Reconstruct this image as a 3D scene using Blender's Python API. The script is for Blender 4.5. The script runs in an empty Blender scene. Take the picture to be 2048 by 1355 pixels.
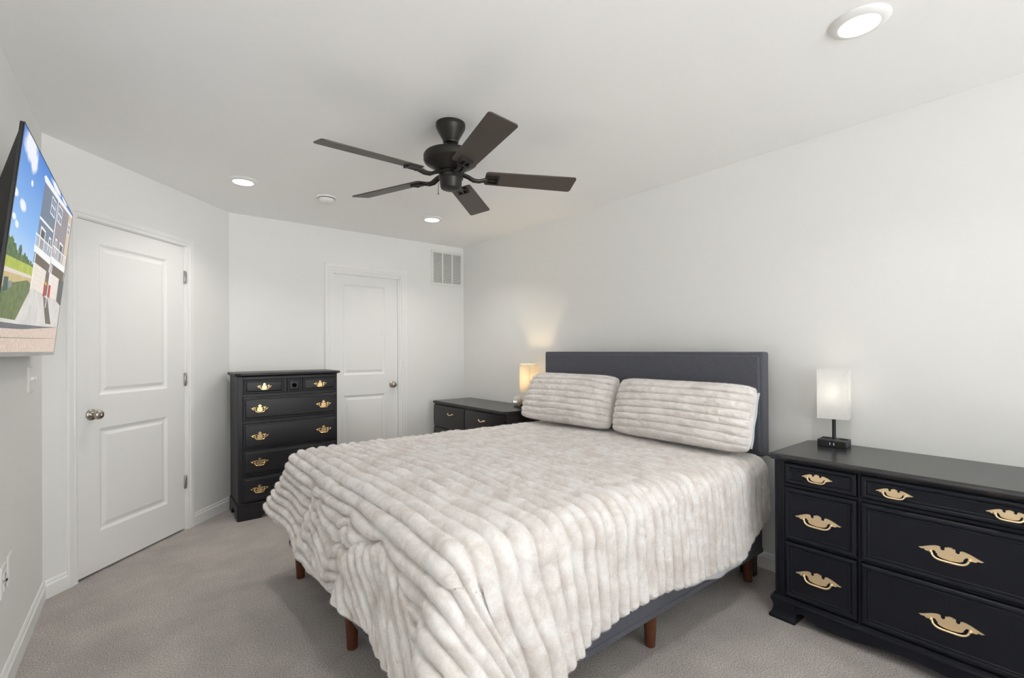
import bpy, bmesh, math, random
import numpy as np
from mathutils import Matrix, Vector

S = bpy.context.scene
COL = S.collection
PI = math.pi

# ------------------------------------------------------------------ camera
IMG_W = 2048
FPX, YAW, ROLL, PITCH = 943.27, math.radians(38.6166), math.radians(-0.2725), math.radians(0.1384)
CAM_H = 1.2935
fwd = Vector((math.sin(YAW) * math.cos(PITCH), math.cos(YAW) * math.cos(PITCH), math.sin(PITCH)))
rgt = Vector((math.cos(YAW), -math.sin(YAW), 0))
upv = rgt.cross(fwd)
cR, sR = math.cos(ROLL), math.sin(ROLL)
rgt, upv = rgt * cR + upv * sR, upv * cR - rgt * sR
camd = bpy.data.cameras.new('camera')
camd.sensor_width = 36.0
camd.lens = FPX / IMG_W * 36.0
camd.shift_y = (696.53 - 677.5) / IMG_W
camd.clip_start = 0.02
cam = bpy.data.objects.new('camera', camd)
COL.objects.link(cam)
m = Matrix.Identity(4)
for i in range(3):
    m[i][0], m[i][1], m[i][2] = rgt[i], upv[i], -fwd[i]
m[2][3] = CAM_H
cam.matrix_world = m
S.camera = cam

# ------------------------------------------------------- colour management
S.view_settings.view_transform = 'Standard'
S.view_settings.look = 'None'
S.view_settings.gamma = 1.0
S.view_settings.exposure = 0.36
S.view_settings.use_curve_mapping = False
S.cycles.use_denoising = True
S.cycles.max_bounces = 14
S.cycles.diffuse_bounces = 10
S.cycles.glossy_bounces = 4
S.cycles.transmission_bounces = 6
S.cycles.sample_clamp_indirect = 8.0
S.cycles.caustics_reflective = False
S.cycles.caustics_refractive = False
S.cycles_curves.shape = 'RIBBONS'

# ------------------------------------------------------------------- world
W = bpy.data.worlds.new('sky')
S.world = W
W.use_nodes = True
wn = W.node_tree.nodes
bg = wn['Background']
sky = wn.new('ShaderNodeTexSky')
sky.sky_type = 'HOSEK_WILKIE'
sky.turbidity = 4.0
W.node_tree.links.new(sky.outputs[0], bg.inputs[0])
bg.inputs[1].default_value = 0.35

# ------------------------------------------------------------------ lights
H = 2.44
NEAR_Y = -3.2
WINDOWS = [(0.15, 0.60), (1.45, 0.60)]          # centre x, half width, in the wall behind the camera
WIN_Z0, WIN_Z1 = 0.55, 2.15


def area(name, loc, direction, sx, sy, power, color, shape='RECTANGLE', spread=180):
    d = bpy.data.lights.new(name, 'AREA')
    d.shape = shape
    d.size, d.size_y = sx, sy
    d.energy = power
    d.color = color
    d.spread = math.radians(spread)
    o = bpy.data.objects.new(name, d)
    o.location = loc
    o.rotation_euler = Vector(direction).to_track_quat('-Z', 'Y').to_euler()
    COL.objects.link(o)
    return o


DAY = (0.80, 0.90, 1.0)
CEIL_FILL = (0.95, 0.98, 1.0)
SKY_W, CEIL_FILL_W, FILL_SUN_W = 3, 21, 74.0
for i, (wx, hw) in enumerate(WINDOWS):
    # sky light coming in level, and an added upward fill to brighten the ceiling
    area('window_sky_light', (wx, NEAR_Y + 0.03, (WIN_Z0 + WIN_Z1) / 2), (0.25, 1, -0.55),
         2 * hw - 0.08, WIN_Z1 - WIN_Z0 - 0.08, SKY_W, DAY, spread=130)
    area('window_ground_light', (wx, NEAR_Y + 0.06, (WIN_Z0 + WIN_Z1) / 2), (-0.12, 1, 0.52),
         2 * hw - 0.08, WIN_Z1 - WIN_Z0 - 0.08, CEIL_FILL_W, CEIL_FILL, spread=100)

sund = bpy.data.lights.new('sun', 'SUN')  # added: bounces off the floor behind the camera to lift the ceiling
sund.energy = FILL_SUN_W
sund.angle = math.radians(0.6)
sund.color = (0.93, 0.975, 1.0)
suno = bpy.data.objects.new('sun', sund)
suno.rotation_euler = Vector((-0.12, 1, -1.25)).to_track_quat('-Z', 'Y').to_euler()
suno.location = (0.8, -6, 5)
COL.objects.link(suno)

POTS_AND_FILL = [(1.993, 0.529), (0.570, 3.608), (2.027, 3.649), (0.57, 0.53)]  # last one is an unseen extra beam without fixture, added for even light
POT_FILL_W = [2.0, 3.3, 3.9, 3.2]
for (px, py), pw in zip(POTS_AND_FILL, POT_FILL_W):
    area('downlight_beam', (px, py, H - 0.022), (0, 0, -1), 0.11, 0.11, pw, (1.0, 0.95, 0.90), 'DISK', 125)


# --------------------------------------------------------------- materials
def nodes_of(name):
    mt = bpy.data.materials.new(name)
    mt.use_nodes = True
    nt = mt.node_tree
    return mt, nt, nt.nodes, nt.links, nt.nodes['Principled BSDF']


def noise_bump(nt, bsdf, scale, strength, dist=0.002, detail=3, vec=None, rough=0.6):
    n = nt.nodes.new('ShaderNodeTexNoise')
    n.inputs['Scale'].default_value = scale
    n.inputs['Detail'].default_value = detail
    n.inputs['Roughness'].default_value = rough
    b = nt.nodes.new('ShaderNodeBump')
    b.inputs['Strength'].default_value = strength
    b.inputs['Distance'].default_value = dist
    if vec is not None:
        nt.links.new(vec, n.inputs['Vector'])
    nt.links.new(n.outputs['Fac'], b.inputs['Height'])
    nt.links.new(b.outputs['Normal'], bsdf.inputs['Normal'])
    return n, b


def objcoord(nt, scale=(1, 1, 1)):
    tc = nt.nodes.new('ShaderNodeTexCoord')
    mp = nt.nodes.new('ShaderNodeMapping')
    mp.inputs['Scale'].default_value = scale
    nt.links.new(tc.outputs['Object'], mp.inputs['Vector'])
    return mp.outputs['Vector']


def ramp(nt, fac, stops):
    r = nt.nodes.new('ShaderNodeValToRGB')
    while len(r.color_ramp.elements) < len(stops):
        r.color_ramp.elements.new(0.5)
    for e, (p, c) in zip(r.color_ramp.elements, stops):
        e.position = p
        e.color = (*c, 1)
    nt.links.new(fac, r.inputs['Fac'])
    return r.outputs['Color']


def simple(name, col, rough=0.5, metal=0.0, spec=0.5, bump=None, var=None, coat=0.0):
    mt, nt, N, L, b = nodes_of(name)
    b.inputs['Base Color'].default_value = (*col, 1)
    b.inputs['Roughness'].default_value = rough
    b.inputs['Metallic'].default_value = metal
    b.inputs['Specular IOR Level'].default_value = spec
    b.inputs['Coat Weight'].default_value = coat
    vec = objcoord(nt)
    if bump:
        noise_bump(nt, b, bump[0], bump[1], bump[2] if len(bump) > 2 else 0.002, vec=vec)
    if var:
        n = N.new('ShaderNodeTexNoise')
        n.inputs['Scale'].default_value = var[0]
        n.inputs['Detail'].default_value = 4
        L.new(vec, n.inputs['Vector'])
        c = ramp(nt, n.outputs['Fac'], [(0.3, tuple(x * (1 - var[1]) for x in col)), (0.7, tuple(min(1, x * (1 + var[1])) for x in col))])
        L.new(c, b.inputs['Base Color'])
    return mt


def emission(name, col, strength):
    mt, nt, N, L, b = nodes_of(name)
    b.inputs['Base Color'].default_value = (0.02, 0.02, 0.02, 1)
    b.inputs['Roughness'].default_value = 0.25
    b.inputs['Emission Color'].default_value = (*col, 1)
    b.inputs['Emission Strength'].default_value = strength
    return mt


def screen_col(name, c1, c2=None, scale=40, strength=0.85, stretch=(1, 1, 1)):
    mt, nt, N, L, b = nodes_of(name)
    b.inputs['Base Color'].default_value = (0.01, 0.01, 0.01, 1)
    b.inputs['Roughness'].default_value = 0.3
    b.inputs['Specular IOR Level'].default_value = 0.03
    b.inputs['Emission Strength'].default_value = strength
    b.inputs['Emission Color'].default_value = (*c1, 1)
    if c2:
        n = N.new('ShaderNodeTexNoise')
        n.inputs['Scale'].default_value = scale
        n.inputs['Detail'].default_value = 5
        n.inputs['Roughness'].default_value = 0.7
        L.new(objcoord(nt, stretch), n.inputs['Vector'])
        L.new(ramp(nt, n.outputs['Fac'], [(0.35, c1), (0.65, c2)]), b.inputs['Emission Color'])
    return mt


def srgb(r, g, b):
    f = lambda v: (v / 255 / 12.92) if v / 255 <= 0.04045 else ((v / 255 + 0.055) / 1.055) ** 2.4
    return (f(r), f(g), f(b))


M = {}
M['wall'] = simple('wall_paint', (0.84, 0.842, 0.825), 0.75, spec=0.25, bump=(220, 0.06, 0.001))
M['ceiling'] = simple('ceiling_paint', (0.92, 0.92, 0.91), 0.9, spec=0.1, bump=(160, 0.05, 0.001))
M['trim'] = simple('trim_paint', (0.87, 0.87, 0.86), 0.35, spec=0.4)
M['door'] = simple('door_paint', (0.86, 0.86, 0.85), 0.42, spec=0.4, bump=(90, 0.03, 0.001))
M['plastic'] = simple('white_plastic', (0.80, 0.80, 0.78), 0.35)
M['dark_slot'] = simple('dark_slot', (0.01, 0.01, 0.01), 0.8)
M['duct'] = simple('duct_grey', (0.16, 0.15, 0.14), 0.8)
M['nickel'] = simple('satin_nickel', (0.46, 0.42, 0.37), 0.28, 1.0)
M['brass'] = simple('polished_brass', (0.90, 0.66, 0.34), 0.26, 1.0, bump=(180, 0.08, 0.001))
M['pale_brass'] = simple('antique_gold', (0.94, 0.76, 0.50), 0.45, 1.0, bump=(200, 0.12, 0.001))
M['black_wood'] = simple('black_satin_paint', (0.008, 0.0095, 0.015), 0.36, spec=0.26, bump=(60, 0.02, 0.001))
M['recess'] = simple('black_recess', (0.002, 0.002, 0.003), 0.9, spec=0.0)
M['fan_metal'] = simple('oil_rubbed_bronze', (0.028, 0.025, 0.022), 0.42, 0.5)
M['fan_blade'] = simple('dark_walnut_blade', (0.072, 0.058, 0.048), 0.45, spec=0.4)
M['tv_black'] = simple('tv_black', (0.012, 0.012, 0.012), 0.4)
M['tv_back'] = simple('tv_back', (0.03, 0.028, 0.026), 0.55)
M['tv_silver'] = simple('tv_silver', (0.5, 0.5, 0.5), 0.3, 0.9)
M['black_plastic'] = simple('black_plastic', (0.018, 0.017, 0.016), 0.4)
M['sheet'] = simple('white_sheet', (0.70, 0.71, 0.74), 0.85, bump=(30, 0.1, 0.003))
M['mattress'] = simple('mattress_white', (0.7, 0.7, 0.7), 0.9)
M['pale_blue'] = simple('pale_blue_cotton', (0.55, 0.62, 0.68), 0.9)
M['lens'] = emission('lamp_lens', (1.0, 0.97, 0.92), 9.0)
M['led'] = emission('led_digits', (1, 1, 1), 1.6)
M['usb_glow'] = emission('usb_glow', (0.55, 0.6, 1.0), 0.5)
M['bulb_warm'] = emission('bulb_warm', (1.0, 0.72, 0.36), 6.0)
M['bulb_dim'] = emission('bulb_dim', (1.0, 0.90, 0.76), 1.4)


def brushed_black():
    mt, nt, N, L, b = nodes_of('black_rubbed_paint')
    vec = objcoord(nt, (3, 60, 60))
    n = N.new('ShaderNodeTexNoise')
    n.inputs['Scale'].default_value = 6
    n.inputs['Detail'].default_value = 5
    L.new(vec, n.inputs['Vector'])
    L.new(ramp(nt, n.outputs['Fac'], [(0.35, (0.010, 0.010, 0.013)), (0.75, (0.022, 0.021, 0.024))]), b.inputs['Base Color'])
    b.inputs['Roughness'].default_value = 0.40
    b.inputs['Specular IOR Level'].default_value = 0.42
    bm = N.new('ShaderNodeBump')
    bm.inputs['Strength'].default_value = 0.10
    bm.inputs['Distance'].default_value = 0.001
    L.new(n.outputs['Fac'], bm.inputs['Height'])
    L.new(bm.outputs['Normal'], b.inputs['Normal'])
    return mt


M['brushed_black'] = brushed_black()


def grain_black(name, c0, c1, rough):
    mt, nt, N, L, b = nodes_of(name)
    vec = objcoord(nt, (2.5, 40, 40))
    n = N.new('ShaderNodeTexNoise')
    n.inputs['Scale'].default_value = 4
    n.inputs['Detail'].default_value = 6
    n.inputs['Distortion'].default_value = 0.6
    L.new(vec, n.inputs['Vector'])
    L.new(ramp(nt, n.outputs['Fac'], [(0.4, c0), (0.7, c1)]), b.inputs['Base Color'])
    b.inputs['Roughness'].default_value = rough
    return mt


M['old_black'] = grain_black('glossy_black_wood', (0.014, 0.013, 0.013), (0.03, 0.026, 0.024), 0.24)
M['leg_wood'] = grain_black('walnut_leg', (0.085, 0.026, 0.010), (0.15, 0.05, 0.020), 0.4)


def carpet():
    mt, nt, N, L, b = nodes_of('carpet')
    vec = objcoord(nt)
    fine = N.new('ShaderNodeTexNoise')
    fine.inputs['Scale'].default_value = 185
    fine.inputs['Detail'].default_value = 4
    fine.inputs['Roughness'].default_value = 0.75
    L.new(vec, fine.inputs['Vector'])
    big = N.new('ShaderNodeTexNoise')
    big.inputs['Scale'].default_value = 3.2
    big.inputs['Detail'].default_value = 5
    big.inputs['Roughness'].default_value = 0.6
    L.new(vec, big.inputs['Vector'])
    c1 = ramp(nt, fine.outputs['Fac'], [(0.36, (0.20, 0.176, 0.160)), (0.5, (0.49, 0.445, 0.415)), (0.64, (0.78, 0.73, 0.695))])
    c2 = ramp(nt, big.outputs['Fac'], [(0.35, (0.86, 0.86, 0.86)), (0.65, (1.10, 1.10, 1.10))])
    mx = N.new('ShaderNodeMix')
    mx.data_type = 'RGBA'
    mx.blend_type = 'MULTIPLY'
    mx.inputs['Factor'].default_value = 1.0
    L.new(c1, mx.inputs['A'])
    L.new(c2, mx.inputs['B'])
    L.new(mx.outputs['Result'], b.inputs['Base Color'])
    b.inputs['Roughness'].default_value = 1.0
    b.inputs['Specular IOR Level'].default_value = 0.05
    b.inputs['Sheen Weight'].default_value = 0.25
    b.inputs['Sheen Roughness'].default_value = 0.6
    bm = N.new('ShaderNodeBump')
    bm.inputs['Strength'].default_value = 0.9
    bm.inputs['Distance'].default_value = 0.006
    L.new(fine.outputs['Fac'], bm.inputs['Height'])
    L.new(bm.outputs['Normal'], b.inputs['Normal'])
    return mt


M['carpet'] = carpet()


def fur(name, c_lo, c_hi, patch=13.0, bump=0.55):
    mt, nt, N, L, b = nodes_of(name)
    vec = objcoord(nt)
    p = N.new('ShaderNodeTexNoise')
    p.inputs['Scale'].default_value = patch
    p.inputs['Detail'].default_value = 5
    p.inputs['Roughness'].default_value = 0.65
    p.inputs['Distortion'].default_value = 0.4
    L.new(vec, p.inputs['Vector'])
    L.new(ramp(nt, p.outputs['Fac'], [(0.34, c_lo), (0.6, c_hi)]), b.inputs['Base Color'])
    b.inputs['Roughness'].default_value = 1.0
    b.inputs['Specular IOR Level'].default_value = 0.05
    b.inputs['Sheen Weight'].default_value = 0.35
    b.inputs['Sheen Roughness'].default_value = 0.5
    noise_bump(nt, b, 260, bump, 0.004, 4, vec=vec, rough=0.7)
    return mt


M['fur'] = fur('ribbed_faux_fur', (0.68, 0.63, 0.59), (0.85, 0.83, 0.815))
M['fur_pillow'] = fur('pillow_faux_fur', (0.78, 0.735, 0.70), (0.92, 0.895, 0.875), 12)


def weave(name, c_lo, c_hi):
    mt, nt, N, L, b = nodes_of(name)
    tc = objcoord(nt)
    n = N.new('ShaderNodeTexNoise')
    n.inputs['Scale'].default_value = 330
    n.inputs['Detail'].default_value = 3
    n.inputs['Roughness'].default_value = 0.8
    L.new(tc, n.inputs['Vector'])
    L.new(ramp(nt, n.outputs['Fac'], [(0.3, c_lo), (0.7, c_hi)]), b.inputs['Base Color'])
    b.inputs['Roughness'].default_value = 0.95
    b.inputs['Specular IOR Level'].default_value = 0.1
    b.inputs['Sheen Weight'].default_value = 0.15
    bm = N.new('ShaderNodeBump')
    bm.inputs['Strength'].default_value = 0.35
    bm.inputs['Distance'].default_value = 0.001
    L.new(n.outputs['Fac'], bm.inputs['Height'])
    L.new(bm.outputs['Normal'], b.inputs['Normal'])
    return mt


M['upholstery'] = weave('charcoal_linen', (0.056, 0.060, 0.076), (0.140, 0.142, 0.165))


def shade_mat(name, col, trans):
    mt, nt, N, L, b = nodes_of(name)
    out = N['Material Output']
    vec = objcoord(nt, (520, 520, 40))
    n = N.new('ShaderNodeTexNoise')
    n.inputs['Scale'].default_value = 1.0
    n.inputs['Detail'].default_value = 4
    L.new(vec, n.inputs['Vector'])
    c = ramp(nt, n.outputs['Fac'], [(0.3, tuple(x * 0.94 for x in col)), (0.62, col)])
    L.new(c, b.inputs['Base Color'])
    b.inputs['Roughness'].default_value = 0.9
    t = N.new('ShaderNodeBsdfTranslucent')
    L.new(c, t.inputs['Color'])
    mx = N.new('ShaderNodeMixShader')
    mx.inputs[0].default_value = trans
    L.new(b.outputs[0], mx.inputs[1])
    L.new(t.outputs[0], mx.inputs[2])
    L.new(mx.outputs[0], out.inputs['Surface'])
    return mt


M['shade_warm'] = shade_mat('linen_shade_lit', (0.90, 0.86, 0.78), 0.5)
M['shade_white'] = shade_mat('linen_shade', (0.92, 0.92, 0.91), 0.45)


def glass_mat():
    mt, nt, N, L, b = nodes_of('window_glass')
    out = N['Material Output']
    t = N.new('ShaderNodeBsdfTransparent')
    g = N.new('ShaderNodeBsdfGlossy')
    g.inputs['Roughness'].default_value = 0.02
    f = N.new('ShaderNodeFresnel')
    f.inputs['IOR'].default_value = 1.45
    mx = N.new('ShaderNodeMixShader')
    L.new(f.outputs[0], mx.inputs[0])
    L.new(t.outputs[0], mx.inputs[1])
    L.new(g.outputs[0], mx.inputs[2])
    L.new(mx.outputs[0], out.inputs['Surface'])
    return mt


M['glass'] = glass_mat()


# ----------------------------------------------------------- mesh builder
class MB:
    def __init__(self):
        self.v, self.f, self.mi = [], [], []
        self.slots = []
        self.cur = 0

    def mat(self, mt):
        if mt not in self.slots:
            self.slots.append(mt)
        self.cur = self.slots.index(mt)
        return self

    def add(self, vs, fs):
        b = len(self.v)
        self.v += [tuple(p) for p in vs]
        for f in fs:
            self.f.append([b + i for i in f])
            self.mi.append(self.cur)
        return self

    def box(self, x0, x1, y0, y1, z0, z1):
        vs = [(x, y, z) for z in (z0, z1) for y in (y0, y1) for x in (x0, x1)]
        return self.add(vs, [(0, 2, 3, 1), (4, 5, 7, 6), (0, 1, 5, 4), (2, 6, 7, 3), (0, 4, 6, 2), (1, 3, 7, 5)])

    def prism_xz(self, poly, y0, y1):
        """poly: counter-clockwise in (x,z) seen from -y; extruded from y0 (front) to y1 (back)."""
        n = len(poly)
        vs = [(x, y0, z) for x, z in poly] + [(x, y1, z) for x, z in poly]
        fs = [tuple(range(n)), tuple(range(2 * n - 1, n - 1, -1))]
        fs += [(i, i + n, (i + 1) % n + n, (i + 1) % n) for i in range(n)]
        return self.add(vs, fs)

    def prism_xy(self, poly, z0, z1):
        n = len(poly)
        vs = [(x, y, z0) for x, y in poly] + [(x, y, z1) for x, y in poly]
        fs = [tuple(range(n - 1, -1, -1)), tuple(range(n, 2 * n))]
        fs += [(i, (i + 1) % n, (i + 1) % n + n, i + n) for i in range(n)]
        return self.add(vs, fs)

    def stack_xy(self, rings, cap=True):
        """rings: list of (poly, z) with equal counts, bottom to top."""
        n = len(rings[0][0])
        vs = [(x, y, z) for poly, z in rings for x, y in poly]
        fs = []
        for k in range(len(rings) - 1):
            for i in range(n):
                j = (i + 1) % n
                fs.append((k * n + i, k * n + j, (k + 1) * n + j, (k + 1) * n + i))
        if cap:
            fs.append(tuple(range(n - 1, -1, -1)))
            fs.append(tuple((len(rings) - 1) * n + i for i in range(n)))
        return self.add(vs, fs)

    def lathe(self, prof, seg=32, c=(0, 0), cap=True, rot=None):
        """prof: (r, z) from bottom to top around the z axis (or rotated by matrix rot)."""
        vs = []
        for r, z in prof:
            for i in range(seg):
                a = 2 * PI * i / seg
                p = Vector((c[0] + r * math.cos(a), c[1] + r * math.sin(a), z))
                vs.append(tuple(rot @ p) if rot is not None else tuple(p))
        fs = []
        for k in range(len(prof) - 1):
            for i in range(seg):
                j = (i + 1) % seg
                fs.append((k * seg + i, k * seg + j, (k + 1) * seg + j, (k + 1) * seg + i))
        if cap:
            fs.append(tuple(range(seg - 1, -1, -1)))
            fs.append(tuple((len(prof) - 1) * seg + i for i in range(seg)))
        return self.add(vs, fs)

    def tube(self, pts, r, seg=8):
        pts = [Vector(p) for p in pts]
        rs = r if isinstance(r, (list, tuple)) else [r] * len(pts)
        vs, fs = [], []
        prev = None
        for i, p in enumerate(pts):
            t = (pts[min(i + 1, len(pts) - 1)] - pts[max(i - 1, 0)]).normalized()
            if prev is None:
                a = t.orthogonal().normalized()
            else:
                a = (prev - t * prev.dot(t)).normalized()
            prev = a
            b = t.cross(a)
            for k in range(seg):
                an = 2 * PI * k / seg
                vs.append(tuple(p + (a * math.cos(an) + b * math.sin(an)) * rs[i]))
        for i in range(len(pts) - 1):
            for k in range(seg):
                j = (k + 1) % seg
                fs.append((i * seg + k, i * seg + j, (i + 1) * seg + j, (i + 1) * seg + k))
        fs.append(tuple(range(seg - 1, -1, -1)))
        fs.append(tuple((len(pts) - 1) * seg + k for k in range(seg)))
        return self.add(vs, fs)

    def rings(self, x0, x1, z0, z1, yb, prof, fill=True):
        """nested rectangles facing -y; prof: (inset, out) with y = yb - out."""
        vs, fs = [], []
        for ins, out in prof:
            y = yb - out
            vs += [(x0 + ins, y, z0 + ins), (x1 - ins, y, z0 + ins), (x1 - ins, y, z1 - ins), (x0 + ins, y, z1 - ins)]
        for k in range(len(prof) - 1):
            for i in range(4):
                j = (i + 1) % 4
                fs.append((4 * k + i, 4 * k + j, 4 * k + 4 + j, 4 * k + 4 + i))
        if fill:
            k = 4 * (len(prof) - 1)
            fs.append((k, k + 1, k + 2, k + 3))
        return self.add(vs, fs)

    def build(self, name, mt=None, parent=None, smooth=None, bevel=0.0, seg=2):
        me = bpy.data.meshes.new(name)
        me.from_pydata(self.v, [], self.f)
        slots = self.slots if self.slots else [mt]
        for s in slots:
            me.materials.append(s)
        if self.slots:
            me.polygons.foreach_set('material_index', self.mi)
        bm = bmesh.new()
        bm.from_mesh(me)
        bmesh.ops.recalc_face_normals(bm, faces=bm.faces)
        bm.to_mesh(me)
        bm.free()
        if smooth is not None:
            me.polygons.foreach_set('use_smooth', [True] * len(me.polygons))
            me.set_sharp_from_angle(angle=math.radians(smooth))
        o = bpy.data.objects.new(name, me)
        COL.objects.link(o)
        if parent is not None:
            o.parent = parent
        if bevel:
            md = o.modifiers.new('bevel', 'BEVEL')
            md.width = bevel
            md.segments = seg
            md.limit_method = 'ANGLE'
            md.angle_limit = math.radians(40)
            md.use_clamp_overlap = True
            if smooth is None:
                me.polygons.foreach_set('use_smooth', [True] * len(me.polygons))
                me.set_sharp_from_angle(angle=math.radians(35))
            md.harden_normals = False
        return o


def tag(o, label=None, cat=None, group=None, kind=None):
    if label:
        o['label'] = label
    if cat:
        o['category'] = cat
    if group:
        o['group'] = group
    if kind:
        o['kind'] = kind
    return o


def thing(name, label, cat, loc=(0, 0, 0), rotz=0.0, group=None):
    o = bpy.data.objects.new(name, None)
    o.empty_display_size = 0.1
    o.location = loc
    o.rotation_euler = (0, 0, rotz)
    COL.objects.link(o)
    return tag(o, label, cat, group)


def place(o, loc, rotz=0.0):
    o.location = loc
    o.rotation_euler = (0, 0, rotz)
    return o


def struct(o):
    o['kind'] = 'structure'
    return o


# ------------------------------------------------------------------- room
C1 = (2.902, 4.507)
C2 = (0.6085, 4.507)
C3 = (-0.381, 3.4565)
C0 = (-0.381 - 0.0147 * (3.4565 - NEAR_Y), NEAR_Y)
CN = (2.902, NEAR_Y)
T = 0.12


def wall_frame(p, q):
    L = math.hypot(q[0] - p[0], q[1] - p[1])
    return L, math.atan2(q[1] - p[1], q[0] - p[0])


outline = [C0, CN, C1, C2, C3]
fl = MB()
fl.prism_xy([(C0[0] - .1, NEAR_Y - .1), (CN[0] + .1, NEAR_Y - .1), (C1[0] + .1, C1[1] + .15), (C2[0] - .05, C2[1] + .15), (C3[0] - .13, C3[1] + .05)], -0.1, 0.0)
struct(fl.build('floor', M['carpet']))
cl = MB()
cl.prism_xy([(C0[0] - .1, NEAR_Y - .1), (CN[0] + .1, NEAR_Y - .1), (C1[0] + .1, C1[1] + .15), (C2[0] - .05, C2[1] + .15), (C3[0] - .13, C3[1] + .05)], H, H + 0.1)
struct(cl.build('ceiling', M['ceiling']))


def wall(name, p, q, holes=(), e0=0.0, e1=0.0):
    L, a = wall_frame(p, q)
    mb = MB()
    xs = [-e0]
    for (x0, x1, z0, z1) in holes:
        mb.box(xs[-1], x0, 0, T, 0, H)
        if z0 > 0:
            mb.box(x0, x1, 0, T, 0, z0)
        mb.box(x0, x1, 0, T, z1, H)
        xs.append(x1)
    mb.box(xs[-1], L + e1, 0, T, 0, H)
    o = mb.build(name, M['wall'])
    place(o, (p[0], p[1], 0), a)
    return struct(o)


L_ANG, A_ANG = wall_frame(C3, C2)
L_FAR, A_FAR = wall_frame(C2, C1)
L_LEFT, A_LEFT = wall_frame(C0, C3)
L_RIGHT, A_RIGHT = wall_frame(C1, CN)
L_NEAR, A_NEAR = wall_frame(CN, C0)

D1 = (0.1740, 0.978, 2.055)     # opening in the angled wall
D2 = (0.826, 1.535, 2.053)      # opening in the far wall
wall('wall_left', C0, C3, e0=T)
wall('wall_angled', C3, C2, [(D1[0], D1[1], 0, D1[2])])
wall('wall_far', C2, C1, [(D2[0], D2[1], 0, D2[2])], e1=T)
wall('wall_right', C1, CN, e1=T)
nh = []
for (wx, hw) in sorted(WINDOWS, key=lambda w: -w[0]):
    s = CN[0] - wx
    nh.append((s - hw, s + hw, WIN_Z0, WIN_Z1))
wall('wall_near', CN, C0, nh)


def sweep_base(mb, x0, x1, h=0.095, t=0.014):
    prof = [(0, 0), (-t, 0), (-t, h * 0.72), (-t * 0.62, h * 0.80), (-t * 0.62, h * 0.90), (-t * 0.28, h), (0, h)]
    n = len(prof)
    vs = [(x0, y, z) for y, z in prof] + [(x1, y, z) for y, z in prof]
    fs = [(i, (i + 1) % n, (i + 1) % n + n, i + n) for i in range(n)] + [tuple(range(n)), tuple(range(2 * n - 1, n - 1, -1))]
    mb.add(vs, fs)


def baseboard(name, p, q, spans):
    L, a = wall_frame(p, q)
    mb = MB()
    for s in spans:
        sweep_base(mb, *s)
    o = mb.build(name, M['trim'])
    place(o, (p[0], p[1], 0), a)
    struct(o)


baseboard('baseboard_left', C0, C3, [(0, L_LEFT - 0.006)])
baseboard('baseboard_angled', C3, C2, [(0.006, 0.121), (1.036, L_ANG - 0.004)])
baseboard('baseboard_far', C2, C1, [(0.004, 0.768), (1.594, L_FAR)])
baseboard('baseboard_right', C1, CN, [(0.014, L_RIGHT)])
baseboard('baseboard_near', CN, C0, [(0, L_NEAR)])


def casing(name, x0, x1, zt, w, p, a):
    prof = [(0.0, 0.0), (0.0, 0.011), (0.006, 0.014), (w * 0.30, 0.014), (w * 0.36, 0.011), (w * 0.42, 0.016), (w * 0.80, 0.019), (w - 0.004, 0.019), (w, 0.014), (w, 0.0)]
    mb = MB()
    n = len(prof)
    vs = []
    for node in range(4):
        for (d, out) in prof:
            x = x0 - d if node < 2 else x1 + d
            z = 0.0 if node in (0, 3) else zt + d
            vs.append((x, -out, z))
    fs = []
    for k in range(3):
        for i in range(n):
            j = (i + 1) % n
            fs.append((k * n + i, k * n + j, (k + 1) * n + j, (k + 1) * n + i))
    fs += [tuple(range(n)), tuple(3 * n + i for i in range(n))]
    mb.add(vs, fs)
    o = mb.build(name, M['trim'], smooth=35)
    place(o, (p[0], p[1], 0), a)
    return struct(o)


casing('trim_1', D1[0] + .003, D1[1] - .0, D1[2], 0.058, C3, A_ANG)
casing('trim_2', D2[0], D2[1], D2[2], 0.060, C2, A_FAR)


def door_panel_mesh(mb, x0, x1, z0, z1, panels, yf, yb):
    """moulded slab: front at yf (towards -y), back at yb."""
    xs = [x0, panels[0][0], panels[0][1], x1]
    zs = [z0]
    for (_, _, a, b) in sorted(panels, key=lambda q: q[2]):
        zs += [a, b]
    zs.append(z1)
    for i in range(3):
        for k in range(len(zs) - 1):
            if i == 1 and k % 2 == 1:
                continue
            mb.add([(xs[i], yf, zs[k]), (xs[i + 1], yf, zs[k]), (xs[i + 1], yf, zs[k + 1]), (xs[i], yf, zs[k + 1])], [(0, 1, 2, 3)])
    for (a, b, c, d) in panels:
        mb.rings(a, b, c, d, yf, [(0, 0), (0.004, -0.002), (0.014, -0.009), (0.020, -0.010), (0.026, -0.010), (0.046, -0.003), (0.05, -0.003)])
    mb.add([(x0, yf, z0), (x1, yf, z0), (x1, yf, z1), (x0, yf, z1), (x0, yb, z0), (x1, yb, z0), (x1, yb, z1), (x0, yb, z1)],
           [(0, 4, 5, 1), (1, 5, 6, 2), (2, 6, 7, 3), (3, 7, 4, 0), (4, 7, 6, 5)])


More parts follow.
